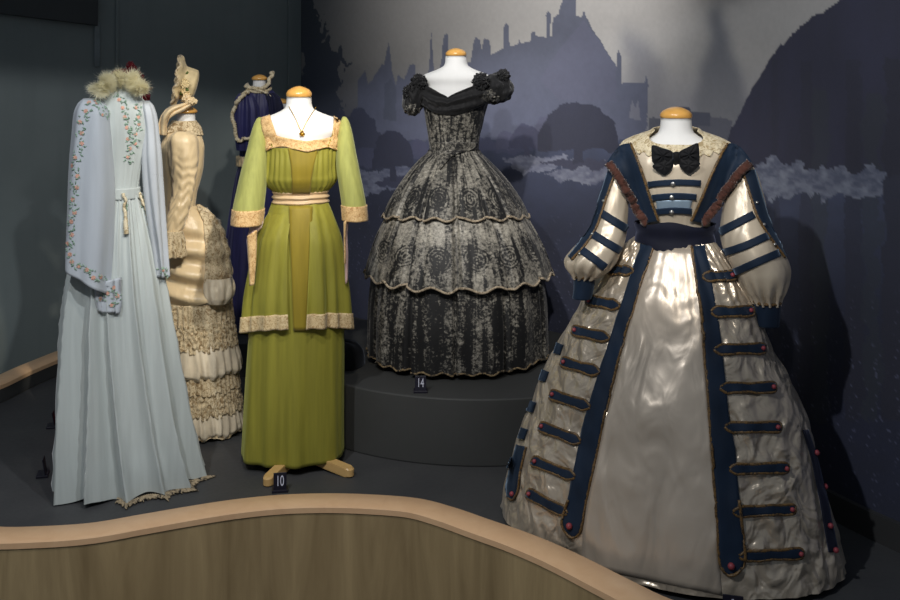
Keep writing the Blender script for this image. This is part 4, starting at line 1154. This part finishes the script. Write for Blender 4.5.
tube('collar_core', fc, path, .013, M['fur'], 12, lambda q, t: .25*nz(t*30, q*2))

# ---------------------------------------------------------------- cream bustle gown seen from the side
M['cream_satin'] = cloth('cream satin', C(226, 202, 160), .36, .2, .1, .2, (8, 8, 3), 14, spec=.5, crumple=.14, csc=11)
M['ivory_satin'] = cloth('ivory satin frill', C(220, 206, 180), .4, .2, .14, .2, (40, 40, 3), 18, spec=.45, crumple=.2, csc=12)
M['antique_lace'] = lace('antique beige lace', C(220, 202, 166), C(148, 124, 88), 64)
M['straw'] = cloth('pale straw', C(214, 194, 150), .6, .2, .14, .4, (30, 30, 30), 40)
fr = Frame(186, 4.5)
man, tor = mannequin(fr, 113, 'mannequin wearing the cream bustle gown and bonnet', .96, 1, .03, .42, -.05, rod=.17, plate=.13, rs=.8)
g = fr.root('gown'); tag(g, 'cream satin bustle gown with ruffled lace skirt, seen from the side', 'gown', 'period costumes on display')
rows = [(121, 173, 195, .9, .9), (126, 169, 199, .85, .85), (134, 164, 201.5, .82, .8), (148, 161, 204.5, .84, .8), (165, 161, 203.5, .86, .8), (180, 163, 200.5, .84, .8), (195, 164, 196.5, .84, .8), (208, 164, 195, .86, .84)]
Bb = body(fr.prof(rows))
bod = shell('bodice', g, Bb, fr.z(121.5), fr.z(207), M['cream_satin'], 160, 50, lambda th, v, z: .004*ring(th, 5, z*8, 3)*sm(.1, .3, v))
shell('lace_collar', g, Bb, fr.z(120.5), lambda th: fr.z(133)+.01*math.cos(th*2+.6), M['antique_lace'], 140, 14, lambda th, v, z: .007+.002*math.sin(th*26)*v, 0, .003)
SC = [(131, 176, 188), (135, 170, 196), (142, 168, 198.5), (155, 168.5, 199), (168, 170.5, 197.5), (182, 172, 195.5), (196, 171, 193), (210, 167.5, 190), (222, 165, 186), (236, 163.5, 181)]
fs = sleeve_fn(fr, SC, 1.0, 1.0, lambda v: -.10-.05*v, None, lambda th, v: .0022*math.sin(v*60+3*math.sin(th+1)+6*ring(th, 1.4, v*3, 2))*sm(.1, .4, v)+.006*ring(th, 2, v*2, 4))
sl = psurf('sleeve', g, fs, 90, 80, M['cream_satin'], True)
fcf = sleeve_fn(fr, [(230, 162.5, 183), (240, 161.5, 185), (256, 161, 186)], 1.0, 1.0, -.15, None, lambda th, v: .008*v*math.sin(th*12)+.003*ring(th, 5, v*4, 2))
psurf('lace_cuff', sl, fcf, 90, 16, M['antique_lace'], True, .003)
rows = [(204, 164, 196, .86, .8), (210, 162.5, 205, .86, .8), (220, 161, 215, .86, .85), (232, 160, 222.5, .84, .85), (250, 159, 227.5, .8, .85), (270, 158.5, 230.5, .78, .85), (300, 158, 232.5, .76, .85), (325, 158, 233, .76, .85)]
Bo = body(fr.prof(rows))
def zov(th): return fr.z(309)+(fr.z(288)-fr.z(309))*(.5+.5*math.sin(th-.2))
def fov(th, v, z):
    q = (.5+.5*math.sin(th)); yy = v*5.2+(1-q)*0-.9*q
    return .016*sm(.1, .4, v)*(1-.7*sm(.55, .8, q))*math.sin((v*26-7*q+1.2*ring(th, 1, v, 2)))+.012*sm(.6, .9, q)*ring(th, 7, v*.6, 3)
ov = shell('overskirt', g, Bo, fr.z(205), zov, M['cream_satin'], 200, 90, fov, .004)
To = bvh(ov)
patch('lace_drape', g, fr, To, [([(196, 207.5), (203, 222), (205, 245), (205, 268), (203.5, 285)], [(206, 209), (219, 222), (226, 240), (230, 265), (231.5, 285)])], M['antique_lace'], 40, 18, .006, .004, .5)
sheetL = [(203.5, 283), (206, 292), (208, 303)]
rows_p = [(278, 204, 232.5), (288, 203.5, 234.5), (297, 204.5, 234), (304, 207, 230)]
fp = sleeve_fn(fr, rows_p, 1.2, 1.0, -.10, None, lambda th, v: .007*math.sin(th*9)*math.sin(v*PI))
psurf('satin_puff', g, fp, 90, 24, M['ivory_satin'], True)
rows = [(285, 162, 229, .76, .85), (320, 163, 231, .76, .85), (360, 165, 234, .76, .85), (400, 165, 237, .76, .85), (450, 164, 239, .76, .85)]
Bu = body(fr.prof(rows))
shell('underskirt', g, Bu, fr.z(285), .03, M['ivory_satin'], 140, 30, lambda th, v, z: -.01)
tiers = [(300, 323, 'antique_lace', .012, .016, 22, 'ruffle_tier'), (318, 346, 'antique_lace', .016, .022, 30, 'ruffle_tier'), (340, 373, 'ivory_satin', .012, .034, 15, 'ruffle_tier'), (366, 388, 'antique_lace', .014, .022, 24, 'ruffle_tier'), (382, 410, 'antique_lace', .016, .028, 34, 'ruffle_tier'), (402, 433, 'ivory_satin', .012, .034, 19, 'ruffle_tier'), (426, 449, 'antique_lace', .012, .026, 17, 'ruffle_tier')]
for k, (ya, yb, mt, o0, o1, nf, nm) in enumerate(tiers):
    def ft(th, v, z, o0=o0, o1=o1, nf=nf, k=k, mt=mt):
        sat = mt == 'ivory_satin'
        r = o0+(o1-o0)*(math.sin(v*PI*.62) if sat else v)
        r += (.007 if sat else .004)*math.sin(th*nf*1.7+3*ring(th, 2, v, k))*(.3+.7*v)
        if k in (1, 4): r += .009*noise.noise(Vector((math.cos(th)*14, math.sin(th)*14, z*60)))
        return r-(.015*sm(.85, 1, v) if sat else 0)
    shell(nm, g, Bu, fr.z(ya), max(.014, fr.z(yb)-.0), M[mt], 300, 24, ft, 0, .003, zj=lambda th, v, nf=nf, k=k: .008*v*math.sin(th*nf*.5+k))
# bonnet with flowers, ribbon bow and scarf
bn = fr.root('bonnet'); tag(bn, 'pale straw bonnet with flowers above the cream bustle gown', 'bonnet')
A0, A1 = fr.at(176.5, 81, 0), fr.at(196.5, 86, 0)
ax = (A1-A0).normalized(); up = (fr.at(169, 57.5, 0)-fr.at(184, 104, 0)); up = (up-ax*up.dot(ax)).normalized(); sd_ = ax.cross(up)
Lb = (A1-A0).length
def bon(u, v):
    th = 2*PI*u
    w = 1 if v < .82 else math.sqrt(max(0, 1-((v-.82)/.18)**2))
    q = min(v/.30, 1.)
    r = (.112-.040*sm(0, 1, q)-.006*v)*w
    lip = .008*math.sin(th*9)*(1-sm(0, .2, v))
    p = A0+ax*(Lb*(v**.9))+(up*math.cos(th)*r*1.0+sd_*math.sin(th)*r*.85)
    return p-ax*(.012*math.cos(th)*(1-q))+ax*lip+up*.003*math.sin(th*14)*(1-v)
bc = psurf('crown', bn, bon, 90, 50, M['straw'], True, .004)
P = [bon(k/90, 0) for k in range(91)]
tube('brim_edge', bn, P, .006, M['antique_lace'], 6, lambda q, t: .5*nz(t*80, q))
V, Fc, MI = [], [], []
rnd = random.Random(2); Tbn = bvh(bc)
for k in range(26):
    px, py = 184.5+rnd.gauss(0, 1.8), 88+rnd.gauss(0, 4.5)
    p, nn = hit(fr, Tbn, px, py)
    if k % 2: flower_geo(p+nn*.012, nn, .014, V, Fc, MI, 0, 5, rnd.random()*6, .6)
    else: leaf_geo(p+nn*.008, nn, Vector((rnd.uniform(-1, 1), -.2, rnd.uniform(-1, 1))), .028, .008, V, Fc, MI, 1)
mesh('flower_spray', V, Fc, None, bn, None, False, [plain('cream petals', C(228, 206, 156), .6), plain('dull green leaves', C(92, 112, 52), .6)], MI)
blob('ribbon_bow', bn, fr.at(190.5, 101.5, -.07), (.026, .03, .018), M['cream_satin'], .35, 3, 4)
blob('ribbon_bow', bn, fr.at(186, 98, -.07), (.020, .024, .014), M['cream_satin'], .35, 3, 7, tilt=-.6)
def scarf(u, v):
    pts = scf; i = min(40, int(round(v*40))); px, py, w, yl = pts[i]
    q = (u-.5)*2
    a, b = pts[max(0, i-1)], pts[min(40, i+1)]; dx, dy = b[0]-a[0], b[1]-a[1]; L = math.hypot(dx, dy) or 1
    return fr.at(px-dy/L*w*q, py+dx/L*w*q, yl+.012*math.sin(q*5+v*7)-.02*(1-q*q))
scf = smooth_path([(190, 104, 2.2, -.06), (182, 107.5, 3.4, -.075), (172, 111, 4.2, -.085), (165.5, 117, 4.6, -.08), (162.5, 126, 4.6, -.06), (161.5, 135, 4.4, -.05)], 40)
psurf('scarf', bn, scarf, 14, 40, M['cream_satin'], False, .004)

# ---------------------------------------------------------------- indigo gown and the mannequin behind it
M['indigo'] = cloth('indigo silk', C(38, 38, 82), .5, .3, .3, .3, (34, 34, 2), 18, spec=.4, tint=(.5, .5, 1))
M['indigo_dark'] = cloth('dark indigo velvet', C(22, 24, 50), .75, .3, .2, .3, tint=(.4, .4, .7))
fr = Frame(259.5, 5.7, dz)
man, tor = mannequin(fr, 80, 'mannequin wearing the indigo gown, behind the green gown on the left', .86, 1.0, .032, .7, -.03, plate=.12, rs=.82)
g = fr.root('gown'); tag(g, 'indigo silk gown with cream lace trim behind the green gown', 'gown', 'period costumes on display')
rows = [(88, 250, 269, .9, .9), (92, 246, 274, .8, .8), (98, 242, 278, .7, .7), (108, 239, 280.5, .7, .7), (122, 238.5, 281, .72, .7), (140, 240, 279.5, .74, .7), (158, 240, 278, .76, .76), (168, 239.5, 279, .8, .8)]
Bb = body(fr.prof(rows))
bod = shell('bodice', g, Bb, fr.z(88.5), fr.z(160), M['indigo'], 160, 50, lambda th, v, z: .004*ring(th, 9, z, 3)+.003*math.sin(th*30)*sm(.2, .5, v))
Tb = bvh(bod, tor)
fs = sleeve_fn(fr, [(93, 240.5, 250), (98, 236.5, 254), (110, 234, 258), (125, 234, 259), (140, 236.5, 258), (150, 238, 257)], 1., 1., -.09, None, lambda th, v: .008*math.sin(th*9+v*2))
sl = psurf('sleeve', g, fs, 80, 40, M['indigo'], True)
fs2 = sleeve_fn(fr, [(93, 266, 274), (98, 266, 279), (110, 266, 283), (130, 268, 284), (150, 270, 283)], 1., 1., -.05, None, lambda th, v: .008*math.sin(th*9+v*2))
psurf('sleeve', g, fs2, 60, 30, M['indigo_dark'], True)
Ts = bvh(sl, bod)
rag = lambda q, t: .5*nz(t*60, q*1.2)+.25*nz(t*150, q*3)
cord('lace_trim', g, fr, Ts, [(250, 90.5), (245.5, 94.5), (241, 97.5), (238, 104), (234.5, 110), (233.5, 118), (235.5, 126), (237, 136), (240, 141)], 1.9, M['cream_lace'], .012, 150, rag, 8)
cord('lace_trim', g, fr, Ts, [(240, 141), (244, 138.5), (249, 138), (254, 135)], 1.5, M['cream_lace'], .012, 70, rag, 8)
cord('lace_trim', g, fr, Ts, [(255, 91), (262, 92), (268, 95), (274, 101)], 1.2, M['cream_lace'], .012, 70, rag, 8)
def ruff(u, v):
    th = -2.1+3.9*u; h = .022+.075*sm(.6, .92, u)
    r = .058+.014*v+.006*math.sin(u*46)*v
    return Vector((r*math.sin(th), -r*math.cos(th)*.9, fr.z(90)+h*v-.012*math.cos(th)))
rf = psurf('collar_ruff', g, ruff, 110, 10, M['indigo_dark'], False, .003)
tube('lace_trim', rf, [ruff(k/110, 1) for k in range(111)], .011, M['cream_lace'], 7, rag)
tube('lace_trim', rf, [ruff(k/110, .1)+Vector((0, -.01, 0)) for k in range(111)], .010, M['cream_lace'], 7, rag)
Bw = body(fr.prof([(152, 238.5, 279, .76, .76), (160, 238.5, 279, .76, .76), (169, 238, 280, .8, .8)]))
bl = shell('belt', g, Bw, fr.z(155.5), fr.z(165.5), M['cream_satin'], 120, 8, lambda th, v, z: .010+.004*math.sin(th*28), 0, .003)
rows = [(162, 239.5, 279, .78, .78), (176, 236, 282, .85, .85), (200, 232, 286, .9, .9), (230, 228, 290, .92, .9), (260, 225.5, 294, .92, .9), (300, 222.5, 299, .92, .9), (352, 219, 304, .92, .9)]
Bs = body(fr.prof(rows))
shell('skirt', g, Bs, fr.z(165), .012, M['indigo'], 240, 60, lambda th, v, z: (.004+.018*v)*ring(th, 3.4, v*.5, 4)+.006*math.sin(th*19)*v)

fr = Frame(281.8, 6.22)
man, tor = mannequin(fr, 103.5, 'bare white mannequin neck just visible behind the indigo gown', .86, 1.0, .032, .9, -.05, plate=.1)

# ---------------------------------------------------------------- burgundy costume mostly hidden behind the pale blue gown
M['burgundy'] = cloth('burgundy silk', C(112, 22, 32), .5, .3, .25, .3, (30, 30, 2), 18, tint=(1, .4, .4))
fr = Frame(116, 4.75)
man, tor = mannequin(fr, 106, 'mannequin under the burgundy gown, hidden behind the pale blue gown', .9, 1.0, .03, .55, -.04, plate=.12, rs=.8, rod=.16)
g = fr.root('gown'); tag(g, 'burgundy gown almost hidden behind the pale blue gown, hem showing left', 'gown', 'period costumes on display')
rows = [(112, 106, 126, .9, .9), (120, 96, 136, .7, .7), (130, 92, 140, .68, .66), (150, 94, 138, .72, .68), (180, 98, 134, .76, .74), (190, 99, 133, .78, .76), (230, 90, 142, .8, .8), (300, 76, 152, .8, .8), (360, 65, 160, .8, .8), (414, 57, 167, .8, .8)]
Bb = body(fr.prof(rows))
shell('bodice', g, Bb, fr.z(112.5), fr.z(190), M['burgundy'], 120, 36, lambda th, v, z: .003*ring(th, 8, z, 2))
shell('skirt', g, Bb, fr.z(189), .012, M['burgundy'], 240, 60, lambda th, v, z: v*(.018*ring(th, 3.2, v*.5, 3)+.006*math.sin(th*17)), .003)
ht = fr.root('hat'); tag(ht, 'dark red trimmed hat peeking over the feather collar', 'hat')
hc = fr.at(126, 84, 0)
lathe('crown', ht, [(hc.z-.02, .085), (hc.z+.02, .08), (hc.z+.055, .07), (hc.z+.07, .045), (hc.z+.074, .005)], M['burgundy'], 40, hc.x, hc.y)
blob('brim', ht, hc+Vector((0, 0, -.02)), (.115, .11, .014), M['burgundy'], .2, 3, 2)
for k, (x, y, r) in enumerate(((131, 66, .022), (133.5, 70, .022), (137, 73, .018), (141, 77, .016), (143, 82, .016), (144.5, 91, .026), (146, 97, .024), (145, 103, .018))):
    rosette('trimming', ht, fr, x, y, -.05, r, M['burgundy'], 20+k, 14)

# ---------------------------------------------------------------- number signs
M['sign'] = plain('near black sign card', C(26, 24, 38), .4)
M['ink'] = plain('white lettering', C(214, 216, 232), .6)
def sign(px, py, d, w, h, text, label, zb=0., yaw=None, group='number signs', stand=False):
    t = (px-450)/F; r = empty('number_sign', (t*d, d, zb), -math.atan(t) if yaw is None else yaw); tag(r, label, 'sign', group)
    V, Fc = [], []; box_geo((0, .012, .005), (w*1.25, .045, .010), V, Fc); bevel(mesh('base', V, Fc, M['sign'], r, smooth=False), .002)
    V, Fc = [], []
    Rt = Matrix.Rotation(-.16, 3, 'X')
    box_geo(Vector((0, 0, .009))+Rt @ Vector((0, 0, h/2)), (w, .004, h), V, Fc, Rt)
    pl = bevel(mesh('plate', V, Fc, M['sign'], r, smooth=False), .001)
    if text:
        cu = bpy.data.curves.new('numeral', 'FONT'); cu.body = text; cu.size = h*.86; cu.align_x = 'CENTER'; cu.align_y = 'CENTER'; cu.extrude = .0006
        to = bpy.data.objects.new('numeral_text', cu); COL.objects.link(to); dg = bpy.context.evaluated_depsgraph_get()
        me = bpy.data.meshes.new_from_object(to.evaluated_get(dg)); bpy.data.objects.remove(to)
        me.materials.clear(); me.materials.append(M['ink'])
        nu_ = link(bpy.data.objects.new('numeral', me), pl)
        nu_.scale = (.58, 1, 1); nu_.rotation_euler = (PI/2-.16, 0, 0)
        nu_.location = Vector((0, 0, .009))+Rt @ Vector((0, -.0032, h*.5))
    return r
sign(280, 492.5, 3.885, .050, .064, '10', 'small black sign reading 10 in front of the green gown')
sign(420.5, 391, 4.215, .047, .060, '14', 'small black sign reading 14 on the plinth edge', PZ)
sign(733, 600, 2.98, .060, .062, '9', 'small black sign at the hem of the silver gown, cut by the frame edge')
sign(46, 475, 4.05, .055, .062, '', 'blank-looking sign seen edge-on, nearer of two left of the pale blue gown', 0, 1.84)
sign(55, 427, 4.60, .050, .062, '', 'blank-looking sign seen edge-on by the burgundy hem, farther of two', 0, 1.84)

# ---------------------------------------------------------------- low black mound on the plinth behind the green gown
e = empty('black_mound', (-.50, 4.63, PZ)); tag(e, 'low black mound on the plinth between the green and black gowns', 'train')
def tr(u, v):
    q = 2*PI*u; a = v*PI/2; r = math.cos(a)
    k = 1+.12*noise.noise(Vector((math.cos(q)*1.5, math.sin(q)*1.5, v*2)))
    return Vector((.115*math.cos(q)*r**.7*k, .12*math.sin(q)*r**.7*k, .002+.105*math.sin(a)*(1+.15*noise.noise(Vector((math.cos(q)*2, math.sin(q)*2, 5))))))
psurf('cloth', e, tr, 64, 24, M['black_velvet'], True)

# ------------------------------------------------------------------ lights, camera
def spot(name, loc, aim, power, size, blend=.6, col=(1, .95, .88), rad=.05):
    l = bpy.data.lights.new(name, 'SPOT'); l.energy = power; l.spot_size = math.radians(size); l.spot_blend = blend; l.color = col; l.shadow_soft_size = rad
    o = link(bpy.data.objects.new(name, l)); o.location = loc
    o.rotation_euler = (Vector(aim)-Vector(loc)).to_track_quat('-Z', 'Y').to_euler(); return o
spot('track_light_green', (-.15, 1.0, 3.2), (-.62, 4.15, .95), 120, 30, .9)
spot('track_light_black', (-.5, 1.6, 3.3), (.04, 4.8, 1.2), 300, 28, .8)
spot('track_light_silver', (.1, .5, 3.1), (.66, 3.5, 1.40), 330, 24, 1.)
spot('track_light_blue', (.7, 1.5, 3.2), (-1.3, 3.9, 1.0), 165, 30, .8, (.92, .96, 1))
spot('track_light_cream', (.4, 2.2, 3.3), (-1.15, 4.5, .95), 250, 24, .8, (1, .9, .74))
spot('track_light_indigo', (-.1, 2.6, 3.3), (-1.05, 5.7, 1.2), 120, 18, .6)
spot('track_light_mural', (-.1, 2.4, 3.4), (.55, 5.3, 2.35), 520, 46, 1., (1, .98, .96))
spot('track_light_overhead', (-1.3, 1.1, 3.4), (-1.3, 1.14, .0), 190, 141, .05, (.95, .97, 1))
spot('track_light_barrier', (-.4, 2.3, 3.3), (-.6, 3.4, .0), 90, 50, .8, (1, .93, .86))
W = bpy.data.worlds.new('dim gallery'); S.world = W; W.use_nodes = True
W.node_tree.nodes['Background'].inputs[0].default_value = (.62, .72, .85, 1)
W.node_tree.nodes['Background'].inputs[1].default_value = .16
cam = bpy.data.cameras.new('camera'); cam.sensor_width = 36; cam.lens = F/900*36; cam.shift_y = -(300-YH)/900; cam.clip_start = .05
co = link(bpy.data.objects.new('camera', cam)); co.location = (0, 0, H); co.rotation_euler = (PI/2, 0, 0)
S.camera = co
S.view_settings.view_transform = 'Standard'; S.view_settings.look = 'None'; S.view_settings.exposure = 0.0; S.view_settings.gamma = 1.0
S.view_settings.use_curve_mapping = False
